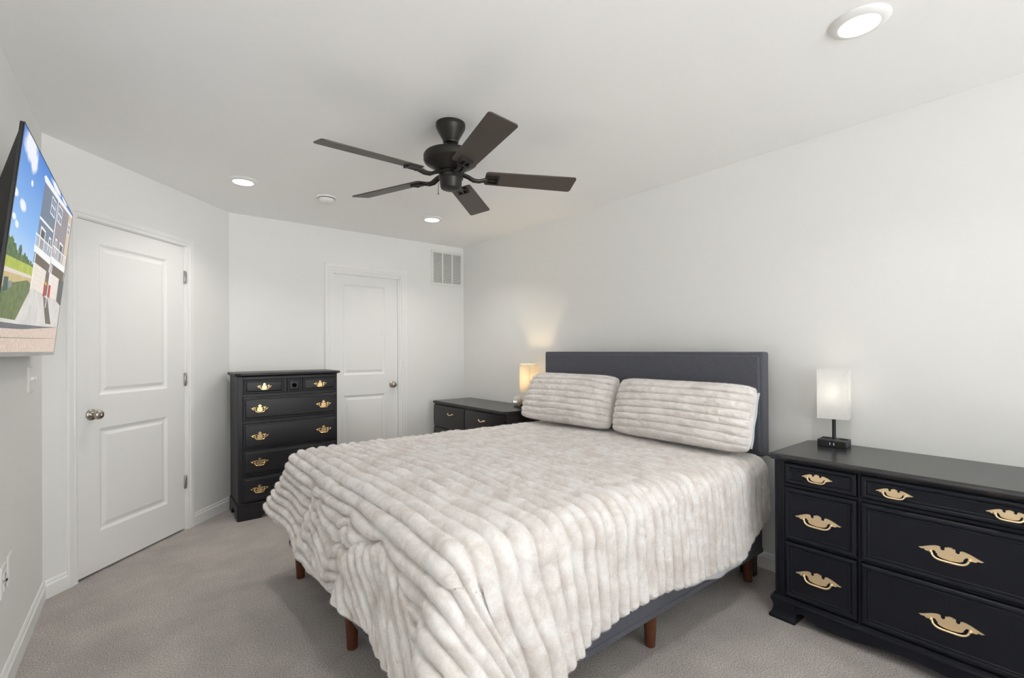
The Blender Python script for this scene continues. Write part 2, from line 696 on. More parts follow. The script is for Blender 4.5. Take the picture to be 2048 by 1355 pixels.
def door_knob(parent, x, z, y, keyhole):
    rot = Matrix.Translation((x, y, z)) @ Matrix.Rotation(PI / 2, 4, 'X')
    mb = MB()
    prof = [(0.033, 0.0), (0.033, 0.004), (0.029, 0.009), (0.016, 0.012), (0.0125, 0.016), (0.0125, 0.030), (0.018, 0.034), (0.0255, 0.041), (0.0275, 0.049), (0.026, 0.056), (0.019, 0.062), (0.010, 0.064)]
    mb.lathe(prof, 28, rot=rot)
    o = mb.build('door_knob', M['nickel'], parent, smooth=40)
    if keyhole:
        kb = MB()
        kb.lathe([(0.0055, 0.0638), (0.0055, 0.0655), (0.003, 0.0665)], 16, rot=rot)
        kb.build('lock_button', M['plastic'], o, smooth=40)
    return o


def hinge(parent, x, z, y):
    mb = MB()
    mb.lathe([(0.0055, z - 0.047), (0.0065, z - 0.045), (0.0065, z + 0.045), (0.0055, z + 0.047)], 12, c=(x, y - 0.006))
    mb.box(x - 0.002, x + 0.016, y - 0.003, y, z - 0.044, z + 0.044)
    mb.mat(M['dark_slot'])
    return mb


# door 1, in the angled wall, opens into the room
mb = MB()
door_panel_mesh(mb, 0.1785, 0.955, 0.014, 2.046, [(0.313, 0.806, 1.037, 1.928), (0.313, 0.806, 0.240, 0.843)], -0.002, 0.033)
door1 = mb.build('door_1', M['door'])
place(door1, (C3[0], C3[1], 0), A_ANG)
struct(door1)
door_knob(door1, 0.262, 0.930, -0.002, True)
for hz in (1.830, 1.090, 0.348):
    hb = MB().mat(M['nickel'])
    hb.lathe([(0.0055, hz - 0.047), (0.0065, hz - 0.045), (0.0065, hz + 0.045), (0.0055, hz + 0.047)], 12, c=(0.9575, -0.008))
    hb.box(0.957, 0.975, -0.004, 0.0, hz - 0.044, hz + 0.044)
    hb.mat(M['dark_slot'])
    for dz in (-0.024, 0.0, 0.024):
        hb.box(0.964, 0.970, -0.0048, -0.003, hz + dz - 0.006, hz + dz + 0.006)
    hb.build('hinge', None, door1, smooth=40)
lb = MB()
lb.box(0.1752, 0.1785, -0.004, 0.02, 0.902, 0.960)
lb.build('latch_plate', M['nickel'], door1)
jb = MB()
jb.box(D1[0], 0.1765, -0.001, T, 0, D1[2])
jb.box(0.957, D1[1], -0.001, T, 0, D1[2])
jb.box(0.1765, 0.957, 0.0, T, 2.050, D1[2])
jb.box(0.1765, 0.957, 0.034, T - .001, 0.0, 2.05)
o = jb.build('trim_3', M['trim'])
place(o, (C3[0], C3[1], 0), A_ANG)
struct(o)

# door 2, in the far wall, opens away
REC = 0.045
mb = MB()
door_panel_mesh(mb, D2[0] + .022, D2[1] - .020, 0.014, 2.036, [(0.952, 1.378, 1.055, 1.932), (0.952, 1.378, 0.240, 0.857)], REC, REC + .035)
door2 = mb.build('door_2', M['door'])
place(door2, (C2[0], C2[1], 0), A_FAR)
struct(door2)
door_knob(door2, 1.452, 0.944, REC, False)
jb = MB()
jb.box(D2[0], D2[0] + .018, 0, T, 0, D2[2])
jb.box(D2[1] - .018, D2[1], 0, T, 0, D2[2])
jb.box(D2[0] + .018, D2[1] - .018, 0, T, D2[2] - .018, D2[2])
jb.box(D2[0] + .018, D2[0] + .030, 0.012, REC - .001, 0, D2[2] - .018)
jb.box(D2[1] - .030, D2[1] - .018, 0.012, REC - .001, 0, D2[2] - .018)
jb.box(D2[0] + .030, D2[1] - .030, 0.012, REC - .001, D2[2] - .030, D2[2] - .018)
jb.box(D2[0] + .018, D2[1] - .018, REC + .037, T - .001, 0, D2[2] - .018)
o = jb.build('trim_4', M['trim'])
place(o, (C2[0], C2[1], 0), A_FAR)
struct(o)

# windows behind the camera
for i, (x0, x1, z0, z1) in enumerate(nh):
    mb = MB()
    w = 0.05
    mb.box(x0, x0 + w, 0.01, 0.09, z0, z1)
    mb.box(x1 - w, x1, 0.01, 0.09, z0, z1)
    mb.box(x0 + w, x1 - w, 0.01, 0.09, z0, z0 + w)
    mb.box(x0 + w, x1 - w, 0.01, 0.09, z1 - w, z1)
    mb.box(x0 + w, x1 - w, 0.04, 0.08, (z0 + z1) / 2 - .02, (z0 + z1) / 2 + .02)
    wo = mb.build('window_%d' % (i + 1), M['trim'])
    place(wo, (CN[0], CN[1], 0), A_NEAR)
    struct(wo)
    g = MB()
    g.add([(x0 + w, 0.06, z0 + w), (x1 - w, 0.06, z0 + w), (x1 - w, 0.06, z1 - w), (x0 + w, 0.06, z1 - w)], [(0, 1, 2, 3)])
    g.build('pane', M['glass'], wo)
    s = MB()
    s.box(x0 - .06, x1 + .06, -0.05, 0.0, z0 - .03, z0)
    so = s.build('window_sill', M['trim'], wo)

# ----------------------------------------------------- things on the walls
vent = thing('air_vent', 'white louvered return air vent high on the far wall by the corner', 'vent', (C2[0], C2[1], 0), A_FAR)
VX0, VX1, VZ0, VZ1 = 1.880, 2.284, 1.995, 2.380
mb = MB()
fr = 0.030
cols = []
cw = (VX1 - VX0 - 2 * fr - 2 * 0.016) / 3
for k in range(3):
    a = VX0 + fr + k * (cw + 0.016)
    cols.append((a, a + cw))
mb.box(VX0, VX1, -0.008, 0, VZ1 - fr, VZ1)
mb.box(VX0, VX1, -0.008, 0, VZ0, VZ0 + fr)
mb.box(VX0, VX0 + fr, -0.008, 0, VZ0 + fr, VZ1 - fr)
mb.box(VX1 - fr, VX1, -0.008, 0, VZ0 + fr, VZ1 - fr)
for k in range(2):
    mb.box(cols[k][1], cols[k + 1][0], -0.008, -0.001, VZ0 + fr, VZ1 - fr)
mb.build('frame', M['plastic'], vent, bevel=0.003)
bk = MB()
bk.box(VX0 + fr, VX1 - fr, -0.0009, -0.0003, VZ0 + fr, VZ1 - fr)
bk.build('duct', M['duct'], vent)
for (a, b) in cols:
    lv = MB()
    n = 26
    for i in range(n):
        z = VZ0 + fr + (i + 0.5) * (VZ1 - VZ0 - 2 * fr) / n
        lv.add([(a, -0.0065, z - .0045), (b, -0.0065, z - .0045), (b, -0.0015, z + .0035), (a, -0.0015, z + .0035),
                (a, -0.0060, z - .0055), (b, -0.0060, z - .0055), (b, -0.0010, z + .0025), (a, -0.0010, z + .0025)],
               [(0, 1, 2, 3), (4, 7, 6, 5), (0, 4, 5, 1), (3, 2, 6, 7)])
    lv.build('louvers', M['plastic'], vent)

# smoke detector
sd = thing('smoke_detector', 'round white smoke detector on the ceiling, left of the fan', 'smoke detector', (1.120, 3.615, H))
mb = MB()
mb.lathe([(0.068, -0.012), (0.070, -0.008), (0.070, 0.0)], 40)
mb.build('base', M['plastic'], sd, smooth=40)
mb = MB()
mb.lathe([(0.020, -0.048), (0.040, -0.046), (0.052, -0.038), (0.057, -0.024), (0.058, -0.016)], 40)
mb.build('cover', M['plastic'], sd, smooth=50)
mb = MB()
mb.lathe([(0.0555, -0.0165), (0.0555, -0.0115)], 40)
mb.build('vent_slot', M['dark_slot'], sd, smooth=40)
mb = MB()
mb.lathe([(0.010, -0.0495), (0.011, -0.046)], 20, c=(-0.022, -0.018))
mb.build('button', M['trim'], sd, smooth=40)

# recessed ceiling lights
POT_LABELS = ['round recessed ceiling light nearest the camera, above the long dresser',
              'round recessed ceiling light in front of the door with hinges showing',
              'round recessed ceiling light nearest the wall vent, past the fan']
for (px, py), lab in zip(POTS_AND_FILL[:3], POT_LABELS):
    t = thing('ceiling_light', lab, 'ceiling light', (px, py, H), 0, 'recessed ceiling lights')
    mb = MB()
    mb.lathe([(0.060, -0.004), (0.062, -0.014), (0.070, -0.014), (0.088, -0.006), (0.092, -0.001), (0.092, 0.0), (0.060, 0.0)], 48, cap=False)
    mb.build('trim_ring', M['plastic'], t, smooth=40)
    mb = MB()
    mb.lathe([(0.0605, -0.012), (0.0605, -0.008)], 48)
    mb.build('lens', M['lens'], t, smooth=30)

# ------------------------------------------------------------ ceiling fan
FANX, FANY = 1.255, 2.062
fan = thing('ceiling_fan', 'dark bronze five-blade ceiling fan hanging above the bed', 'ceiling fan', (FANX, FANY, H))
mb = MB()
mb.lathe([(0.032, -0.100), (0.038, -0.098), (0.040, -0.092), (0.038, -0.087), (0.064, -0.040), (0.073, -0.022), (0.074, -0.016), (0.074, 0.0)], 40)
mb.build('canopy', M['fan_metal'], fan, smooth=35)
mb = MB()
mb.lathe([(0.0125, -0.150), (0.0125, -0.080)], 20)
mb.lathe([(0.021, -0.150), (0.021, -0.128), (0.0125, -0.124)], 20)
mb.build('downrod', M['fan_metal'], fan, smooth=35)
mb = MB()
mb.lathe([(0.050, -0.246), (0.070, -0.238), (0.088, -0.222), (0.122, -0.205), (0.132, -0.198), (0.137, -0.188), (0.137, -0.166), (0.131, -0.156), (0.110, -0.148), (0.05, -0.142), (0.02, -0.141)], 48)
mb.build('motor_housing', M['fan_metal'], fan, smooth=30)
mb = MB()
mb.lathe([(0.004, -0.336), (0.036, -0.334), (0.050, -0.328), (0.054, -0.320), (0.056, -0.284), (0.058, -0.280), (0.062, -0.278), (0.062, -0.262), (0.058, -0.259), (0.055, -0.240)], 40)
mb.build('switch_housing', M['fan_metal'], fan, smooth=30)
mb = MB()
mb.tube([(-0.042, 0.034, -0.296), (-0.050, 0.040, -0.300), (-0.050, 0.040, -0.352)], 0.0014, 6)
mb.lathe([(0.002, -0.358), (0.003, -0.354), (0.002, -0.348)], 8, c=(-0.050, 0.040))
mb.build('pull_chain', M['fan_metal'], fan, smooth=40)
BLADE_A = [42.0, 111.5, 180.0, 256.8, 334.0]
BZ = -0.262
PITCH_B = math.radians(-13)
for ang in BLADE_A:
    a = math.radians(ang)
    rm = Matrix.Rotation(a, 4, 'Z') @ Matrix.Translation((0, 0, BZ)) @ Matrix.Rotation(PITCH_B, 4, 'X')
    r0, r1, w0, w1, rc = 0.175, 0.655, 0.056, 0.066, 0.016
    poly = []
    for (cx, cy, s) in ((r1 - rc, -w1 + rc, -90), (r1 - rc, w1 - rc, 0), (r0 + rc, w0 - rc, 90), (r0 + rc, -w0 + rc, 180)):
        for k in range(5):
            an = math.radians(s + 22.5 * k)
            poly.append((cx + rc * math.cos(an), cy + rc * math.sin(an)))
    mb = MB()
    mb.prism_xy(poly, -0.003, 0.003)
    mb.v = [tuple(rm @ Vector(p)) for p in mb.v]
    bl = mb.build('blade', M['fan_blade'], fan, bevel=0.0015)
    ir = MB()
    # slotted bracket under the blade root
    ir.box(0.180, 0.188, -0.030, 0.030, -0.016, -0.003)
    ir.box(0.236, 0.246, -0.030, 0.030, -0.016, -0.003)
    for yy in (-0.030, -0.004, 0.022):
        ir.box(0.188, 0.236, yy, yy + 0.008, -0.014, -0.003)
    ir.v = [tuple(rm @ Vector(p)) for p in ir.v]
    arm = [(0.055, 0, -0.252), (0.085, 0, -0.262), (0.115, 0, -0.278), (0.145, 0, -0.280), (0.184, 0, -0.270)]
    rz = Matrix.Rotation(a, 4, 'Z')
    for off in (-0.011, 0.011):
        ir.tube([rz @ Vector((x, off, z)) for x, y, z in arm], 0.0075, 8)
    ir.build('blade_arm', M['fan_metal'], bl, smooth=35)

# ------------------------------------------------------------- television
TVS = Vector((-0.252, 1.969, 1.969))
eu = Vector((0.00911, 0.99996, 0.0)).normalized()
ev = Vector((-0.10066, 0.0, -0.99492))
ev = (ev - eu * ev.dot(eu)).normalized()
en = ev.cross(eu)                    # towards the room
if en.x < 0:
    en = -en
TW, TH = 1.207, 0.6855
tv = thing('television', 'flat television tilted down on the left wall, showing a townhouse photo', 'television', tuple(TVS + ev * TH))


def tvp(u, v, d):
    p = TVS + eu * (u * TW) + ev * (v * TH) + en * d
    return tuple(p - (TVS + ev * TH))


def tvbox(mb, u0, u1, v0, v1, d0, d1):
    vs = [tvp(u, v, d) for d in (d0, d1) for v in (v0, v1) for u in (u0, u1)]
    mb.add(vs, [(0, 2, 3, 1), (4, 5, 7, 6), (0, 1, 5, 4), (2, 6, 7, 3), (0, 4, 6, 2), (1, 3, 7, 5)])


mb = MB()
tvbox(mb, 0, 1, 0, 1, -0.010, -0.0005)
mb.build('body', M['tv_black'], tv, bevel=0.002)
mb = MB()
vs = [tvp(u, v, -0.010) for u, v in ((.006, .035), (.994, .035), (.994, .985), (.006, .985))] + [tvp(u, v, -0.062) for u, v in ((.05, .42), (.95, .42), (.95, .93), (.05, .93))]
mb.add(vs, [(0, 1, 5, 4), (1, 2, 6, 5), (2, 3, 7, 6), (3, 0, 4, 7), (4, 5, 6, 7), (3, 2, 1, 0)])
mb.build('back_cover', M['tv_back'], tv)
mb = MB()
tvbox(mb, 0, 1, 0, 0.004, -0.0005, 0.0012)
tvbox(mb, 0, 0.003, 0.004, 0.994, -0.0005, 0.0012)
tvbox(mb, 0.997, 1, 0.004, 0.994, -0.0005, 0.0012)
mb.build('bezel', M['tv_black'], tv)
mb = MB()
tvbox(mb, 0, 1, 0.990, 1.012, -0.012, 0.0016)
mb.build('bottom_strip', M['tv_silver'], tv)
mb = MB()
p0 = Vector(tvp(.5, .5, -0.06))
mb.box(-0.070, -0.05, p0.y - .25, p0.y + .25, 0.10, 0.48)
mb.box(-0.055, -0.030, p0.y - .20, p0.y - .17, 0.08, 0.52)
mb.box(-0.055, -0.030, p0.y + .17, p0.y + .20, 0.08, 0.52)
mb.build('wall_bracket', M['black_plastic'], tv)


def sky_screen():
    mt, nt, N, L, b = nodes_of('screen_sky')
    b.inputs['Base Color'].default_value = (0.01, 0.01, 0.01, 1)
    b.inputs['Specular IOR Level'].default_value = 0.03
    tc = N.new('ShaderNodeTexCoord')
    sp = N.new('ShaderNodeSeparateXYZ')
    L.new(tc.outputs['Object'], sp.inputs[0])
    mr = N.new('ShaderNodeMapRange')
    mr.inputs['From Min'].default_value = 0.26
    mr.inputs['From Max'].default_value = 0.68
    L.new(sp.outputs['Z'], mr.inputs['Value'])
    c = ramp(nt, mr.outputs['Result'], [(0.0, srgb(196, 218, 240)), (0.35, srgb(140, 183, 232)), (1.0, srgb(82, 132, 206))])
    n = N.new('ShaderNodeTexNoise')
    n.inputs['Scale'].default_value = 14
    n.inputs['Detail'].default_value = 7
    n.inputs['Roughness'].default_value = 0.65
    L.new(tc.outputs['Object'], n.inputs['Vector'])
    acc = None
    for (u, v, ru, rv) in ((.115, .045, .12, .09), (.17, .08, .06, .08), (.108, .32, .055, .035), (.015, .30, .045, .025), (.072, .42, .03, .022), (.03, .40, .03, .02), (.18, .18, .02, .02), (.55, .02, .14, .03), (.75, .01, .10, .02)):
        sub = N.new('ShaderNodeVectorMath')
        sub.operation = 'SUBTRACT'
        L.new(tc.outputs['Object'], sub.inputs[0])
        sub.inputs[1].default_value = (0, u * TW, TH * 0.995 * (1 - v))
        mul = N.new('ShaderNodeVectorMath')
        mul.operation = 'MULTIPLY'
        L.new(sub.outputs[0], mul.inputs[0])
        mul.inputs[1].default_value = (0, 1 / (ru * TW), 1 / (rv * TH))
        ln = N.new('ShaderNodeVectorMath')
        ln.operation = 'LENGTH'
        L.new(mul.outputs[0], ln.inputs[0])
        inv = N.new('ShaderNodeMath')
        inv.operation = 'SUBTRACT'
        inv.use_clamp = True
        inv.inputs[0].default_value = 1.0
        L.new(ln.outputs['Value'], inv.inputs[1])
        if acc is None:
            acc = inv.outputs[0]
        else:
            mxm = N.new('ShaderNodeMath')
            mxm.operation = 'MAXIMUM'
            L.new(acc, mxm.inputs[0])
            L.new(inv.outputs[0], mxm.inputs[1])
            acc = mxm.outputs[0]
    sm = N.new('ShaderNodeMath')
    sm.operation = 'MULTIPLY_ADD'
    L.new(n.outputs['Fac'], sm.inputs[0])
    sm.inputs[1].default_value = 0.9
    L.new(acc, sm.inputs[2])
    k = ramp(nt, sm.outputs[0], [(0.62, (0, 0, 0)), (0.92, (0.9, 0.9, 0.9))])
    mx = N.new('ShaderNodeMix')
    mx.data_type = 'RGBA'
    L.new(k, mx.inputs['Factor'])
    L.new(c, mx.inputs['A'])
    mx.inputs['B'].default_value = (*srgb(240, 240, 246), 1)
    L.new(mx.outputs['Result'], b.inputs['Emission Color'])
    b.inputs['Emission Strength'].default_value = 0.85
    return mt


SC = {
    'sky': sky_screen(),
    'cloud': screen_col('screen_cloud', srgb(200, 212, 236), srgb(246, 244, 248), 22),
    'blue': screen_col('screen_blue_siding', srgb(92, 108, 128), srgb(112, 126, 144), 60, stretch=(1, .2, 8)),
    'mauve': screen_col('screen_mauve_siding', srgb(128, 120, 126), srgb(146, 138, 142), 60, stretch=(1, .2, 8)),
    'beige': screen_col('screen_beige', srgb(196, 180, 158)),
    'white': screen_col('screen_white', srgb(226, 226, 228)),
    'pane': screen_col('screen_pane', srgb(70, 86, 108), srgb(130, 150, 176), 24),
    'dark': screen_col('screen_dark', srgb(58, 60, 66), srgb(88, 88, 92), 30),
    'rail': screen_col('screen_rail', srgb(118, 126, 136), srgb(170, 176, 184), 40),
    'soffit': screen_col('screen_soffit', srgb(92, 80, 70)),
    'garage': screen_col('screen_garage', srgb(214, 202, 190), srgb(222, 212, 202), 12),
    'concrete': screen_col('screen_concrete', srgb(186, 182, 178), srgb(206, 202, 197), 14),
    'gravel': screen_col('screen_gravel', srgb(182, 160, 146), srgb(214, 196, 182), 90),
    'asphalt': screen_col('screen_asphalt', srgb(84, 86, 94), srgb(104, 104, 110), 40),
    'mulch': screen_col('screen_mulch', srgb(66, 60, 54), srgb(112, 104, 92), 70),
    'grass': screen_col('screen_grass', srgb(60, 88, 42), srgb(112, 122, 66), 40),
    'tree': screen_col('screen_trees', srgb(42, 66, 34), srgb(92, 122, 62), 34),
    'field': screen_col('screen_field', srgb(142, 162, 44), srgb(176, 184, 70), 30),
    'tan': screen_col('screen_tan', srgb(176, 154, 104), srgb(196, 176, 124), 30),
    'path': screen_col('screen_path', srgb(206, 196, 186)),
    'teal': screen_col('screen_teal', srgb(36, 76, 72)),
    'grey': screen_col('screen_grey', srgb(120, 130, 126)),
    'red': screen_col('screen_red', srgb(176, 34, 36)),
    'yellow': screen_col('screen_yellow', srgb(206, 160, 40)),
}
scr = MB()
layer = [0]


def sp(key, poly):
    layer[0] += 1
    d = 0.0002 + layer[0] * 0.00001
    scr.mat(SC[key])
    pts = [(min(max(u, 0.003), 0.997), min(max(v, 0.004), 0.990)) for u, v in poly]
    scr.add([tvp(u, v, d) for u, v in pts], [tuple(range(len(pts)))])


def blob(key, cu, cv, ru, rv, seed, n=18):
    rnd = random.Random(seed)
    sp(key, [(cu + ru * math.cos(2 * PI * i / n) * rnd.uniform(.7, 1.1), cv + rv * math.sin(2 * PI * i / n) * rnd.uniform(.7, 1.1)) for i in range(n)])


sp('sky', [(0, 0), (1, 0), (1, .60), (0, .60)])
_r = random.Random(5)
_edge = []
for (tu, tv_, tr) in ((.01, .515, .03), (.045, .505, .028), (.085, .515, .024), (.115, .535, .018), (.152, .505, .022), (.185, .53, .016), (.215, .520, .018), (.245, .525, .016), (.275, .53, .014), (.305, .528, .014), (.335, .535, .014)):
    for k in range(9):
        an = PI - PI * k / 8
        _edge.append((tu + tr * math.cos(an) * _r.uniform(.85, 1.1), tv_ + .012 - 1.25 * tr * math.sin(an) * _r.uniform(.8, 1.1)))
sp('tree', _edge + [(.36, .54), (.36, .60), (0, .60)])
sp('field', [(0, .576), (.12, .566), (.31, .548), (.36, .548), (.36, .60), (0, .63)])
sp('path', [(0, .625), (.305, .596), (.36, .594), (.36, .612), (0, .648)])
sp('tan', [(0, .645), (.296, .612), (.36, .606), (.36, .66), (0, .74)])
sp('grass', [(0, .715), (.116, .673), (.295, .626), (.37, .64), (.37, .665), (.202, .84), (0, .846)])
sp('grey', [(.067, .675), (.114, .669), (.113, .695), (.071, .708)])
sp('teal', [(.018, .668), (.063, .659), (.071, .716), (.02, .731)])
sp('concrete', [(.345, .62), (.997, .62), (.997, .70), (.345, .70)])
sp('concrete', [(.361, .655), (.60, .662), (.704, .82), (.202, .84)])
sp('concrete', [(.64, .65), (.997, .66), (.997, .803), (.821, .811)])
sp('mulch', [(.583, .662), (.673, .662), (.821, .811), (.704, .82)])
sp('concrete', [(0, .843), (.202, .838), (.997, .800), (.997, .820), (0, .864)])
sp('asphalt', [(0, .860), (.41, .849), (.997, .816), (.33, .880), (0, .892)])
sp('gravel', [(0, .888), (.32, .874), (.997, .817), (.997, .99), (0, .99)])
sp('asphalt', [(.0, .927), (.5, .912), (.95, .896), (.95, .898), (.5, .915), (0, .930)])
# the two houses
sp('blue', [(.352, .07), (.624, .05), (.624, .52), (.338, .52)])
sp('mauve', [(.624, .05), (.91, .035), (.91, .50), (.624, .51)])
sp('beige', [(.905, .035), (.997, .025), (.997, .50), (.905, .50)])
sp('white', [(.325, .068), (.352, .050), (.625, .040), (.997, .010), (.997, .028), (.628, .066), (.351, .086)])
sp('white', [(.344, .272), (.60, .260), (.60, .272), (.343, .285)])
sp('white', [(.616, .06), (.630, .06), (.634, .52), (.620, .52)])
for (u0, u1, v0, v1) in ((.500, .590, .090, .192), (.650, .745, .076, .178), (.915, .972, .090, .170)):
    sp('white', [(u0, v0), (u1, v0), (u1, v1), (u0, v1)])
    um, vm = (u0 + u1) / 2, (v0 + v1) / 2
    for (a, b) in ((u0 + .007, um - .002), (um + .002, u1 - .007)):
        for (c, d) in ((v0 + .008, vm - .004), (vm + .004, v1 - .008)):
            sp('pane', [(a, c), (b, c), (b, d), (a, d)])
for (u0, u1, v0, v1) in ((.383, .470, .310, .425), (.54, .585, .315, .40), (.67, .71, .28, .37), (.77, .86, .27, .39)):
    sp('white', [(u0, v0), (u1, v0), (u1, v1), (u0, v1)])
    sp('dark', [(u0 + .01, v0 + .012), (u1 - .01, v0 + .012), (u1 - .01, v1), (u0 + .01, v1)])
for (u0, u1, v0, v1, r) in ((.318, .622, .355, .425, -.012), (.640, .975, .318, .395, -.012)):
    sp('white', [(u0, v0 + .002 - r), (u1, v0 + .002), (u1, v0 + .008), (u0, v0 + .010 - r)])
    n = 22
    for i in range(n):
        u = u0 + (u1 - u0) * (i + .5) / n
        k = -r * (1 - (i + .5) / n)
        sp('white', [(u, v0 + k), (u + .004, v0 + k), (u + .004, v1 + k), (u, v1 + k)])
sp('white', [(.316, .431), (.618, .420), (.621, .462), (.323, .468)])
sp('white', [(.628, .405), (.975, .390), (.975, .430), (.638, .446)])
sp('soffit', [(.338, .466), (.621, .462), (.615, .515), (.350, .519)])
sp('soffit', [(.645, .446), (.975, .430), (.968, .498), (.647, .507)])
sp('garage', [(.352, .517), (.572, .513), (.562, .650), (.361, .652)])
sp('garage', [(.634, .505), (.868, .496), (.870, .640), (.680, .645)])
sp('mulch', [(.572, .513), (.634, .507), (.68, .648), (.562, .652)])
sp('dark', [(.866, .49), (.997, .49), (.997, .665), (.866, .645)])
for i in range(1, 5):
    v = .517 + i * .027
    sp('concrete', [(.353, v), (.570, v - .004), (.570, v - .002), (.353, v + .002)])
    sp('concrete', [(.640, v - .012), (.868, v - .020), (.868, v - .018), (.640, v - .010)])
for (a, b, c, d) in ((.345, .372, .47, .66), (.640, .655, .45, .72), (.665, .71, .45, .63)):
    sp('white', [(a, c), (a + .012, c), (b - (b - a) + .012, d), (a - .0, d)])
sp('red', [(.560, .590), (.600, .585), (.605, .660), (.565, .664)])
sp('red', [(.655, .578), (.700, .574), (.705, .650), (.660, .655)])
sp('yellow', [(.575, .575), (.612, .571), (.612, .590), (.575, .594)])
scr.build('screen', None, tv)


# ---------------------------------------------------------------- switches
def wall_plate(name, label, cat, s, z, w, hgt):
    t = thing(name, label, cat, (C0[0] + math.cos(A_LEFT) * s, C0[1] + math.sin(A_LEFT) * s, z), A_LEFT)
    mb = MB()
    mb.rings(-w / 2, w / 2, -hgt / 2, hgt / 2, 0, [(0, 0), (0, 0.003), (0.005, 0.006)])
    mb.build('plate', M['plastic'], t)
    return t


def s_of(y):
    return (y - C0[1]) / math.sin(A_LEFT)


sw = wall_plate('light_switch', 'white two-toggle light switch plate under the television', 'light switch', s_of(3.135), 1.165, 0.118, 0.116)
for dx in (-.024, .024):
    mb = MB()
    mb.prism_xy([(dx - .005, -0.006), (dx + .005, -0.006), (dx + .004, -0.020), (dx - .004, -0.020)], -0.002, 0.010)
    mb.build('toggle', M['plastic'], sw)
ol = wall_plate('wall_outlet', 'white duplex outlet plate low on the left wall, with a dark plug tip in it', 'outlet', s_of(2.590), 0.432, 0.072, 0.116)
for dz in (-.021, .021):
    mb = MB()
    mb.box(-.017, .017, -0.0085, -0.006, dz - .014, dz + .014)
    so_ = mb.build('socket', M['plastic'], ol)
    for dx in (-.006, .006):
        mb = MB()
        mb.box(dx - .001, dx + .001, -0.0088, -0.008, dz - .003, dz + .007)
        mb.build('slot', M['dark_slot'], so_)
mb = MB()
mb.box(.004, .016, -0.013, -0.0088, -.005, .002)
mb.build('plug_tip', M['black_plastic'], ol)
wall_plate('blank_plate', 'blank white wall plate just beyond the outlet on the left wall', 'wall plate', s_of(2.700), 0.440, 0.072, 0.116)


# -------------------------------------------------------- furniture pulls
def mirror(half):
    return [(x, z) for x, z in half] + [(-x, z) for x, z in reversed(half) if abs(x) > 1e-6]


WING = [(0, .112), (.028, .118), (.046, .098), (.066, .106), (.086, .084), (.080, .060), (.092, .046), (.112, .036), (.132, .040), (.148, .058), (.150, .086), (.180, .098), (.230, .094), (.300, .076), (.370, .050), (.440, .022), (.500, .004), (.462, -.012), (.410, -.008), (.386, -.030), (.340, -.032), (.310, -.018), (.285, -.002), (.255, .008), (.228, -.002), (.215, -.028), (.196, -.038), (.200, -.062), (.160, -.088), (.090, -.102), (0, -.108)]
ROCO = [(0, .300), (.028, .288), (.036, .250), (.072, .242), (.104, .206), (.092, .168), (.056, .150), (.066, .112), (.105, .098), (.140, .085), (.160, .040), (.150, -.010), (.168, -.060), (.160, -.115), (.125, -.150), (.085, -.175), (.045, -.205), (0, -.215)]
SCROLLS = [[(.12, .06), (.17, .115), (.225, .105), (.255, .065), (.295, .050), (.34, .070), (.385, .085), (.415, .055), (.44, .035), (.475, .050), (.50, .085)], [(.14, -.05), (.19, -.075), (.235, -.055), (.27, -.02), (.31, -.02), (.345, -.04), (.385, -.030), (.405, .005), (.44, .010)], [(.255, .065), (.275, .115), (.315, .130), (.345, .105), (.34, .070)], [(.235, -.055), (.24, -.01), (.255, .03), (.255, .065)]]


def pull(half, W_, x, z, y, mt, parent, bail=(0.30, -0.02, -0.150), thick=0.0035):
    mb = MB()
    vs_ = 1.22 if half is WING else 1.0
    poly = [(x + a * W_, z + b * W_ * vs_) for a, b in mirror(half)][::-1]
    mb.prism_xz(poly, y - thick, y - 0.0002)
    if half is ROCO:
        for sc_ in SCROLLS:
            for sg in (-1, 1):
                mb.tube([(x + sg * a * W_, y - 0.0022, z + b * W_) for a, b in sc_], [0.0022 + 0.0010 * math.sin(PI * i / (len(sc_) - 1)) for i in range(len(sc_))], 6)
    bx, bz, drop = bail
    pts = []
    r = 0.0030 if W_ < 0.15 else 0.0038
    n = 22
    for i in range(n + 1):
        t = -1 + 2 * i / n
        e = (1 - abs(t) ** 3.2) ** 0.6
        px = bx * math.copysign(abs(t) ** 0.72, t) * 0.97
        pts.append((x + px * W_, y - thick - 0.003 - 0.007 * e, z + (bz + (drop - bz) * e) * W_))
    mb.tube(pts, r, 8)
    for s in (-1, 1):
        mb.lathe([(0.0052, 0), (0.0058, 0.004), (0.004, 0.008), (0.002, 0.010)], 12, rot=Matrix.Translation((x + s * bx * W_, y - thick, z + bz * W_)) @ Matrix.Rotation(PI / 2, 4, 'X'))
    return mb.build('handle', mt, parent, smooth=35)


def drawer(parent, x0, x1, z0, z1, y, prof, mt, depth=0.02):
    mb = MB()
    mb.rings(x0, x1, z0, z1, y, prof)
    return mb.build('drawer', mt, parent, smooth=25)


# ---------------------------------------------------------- long dresser
dr = thing('dresser', 'long black dresser with gold wing-shaped pulls, right of the bed', 'dresser', (2.40, 1.0, 0), -PI / 2)
DW, DD = 1.27, 0.492
FY = 0.016       # case front in local y
mb = MB()
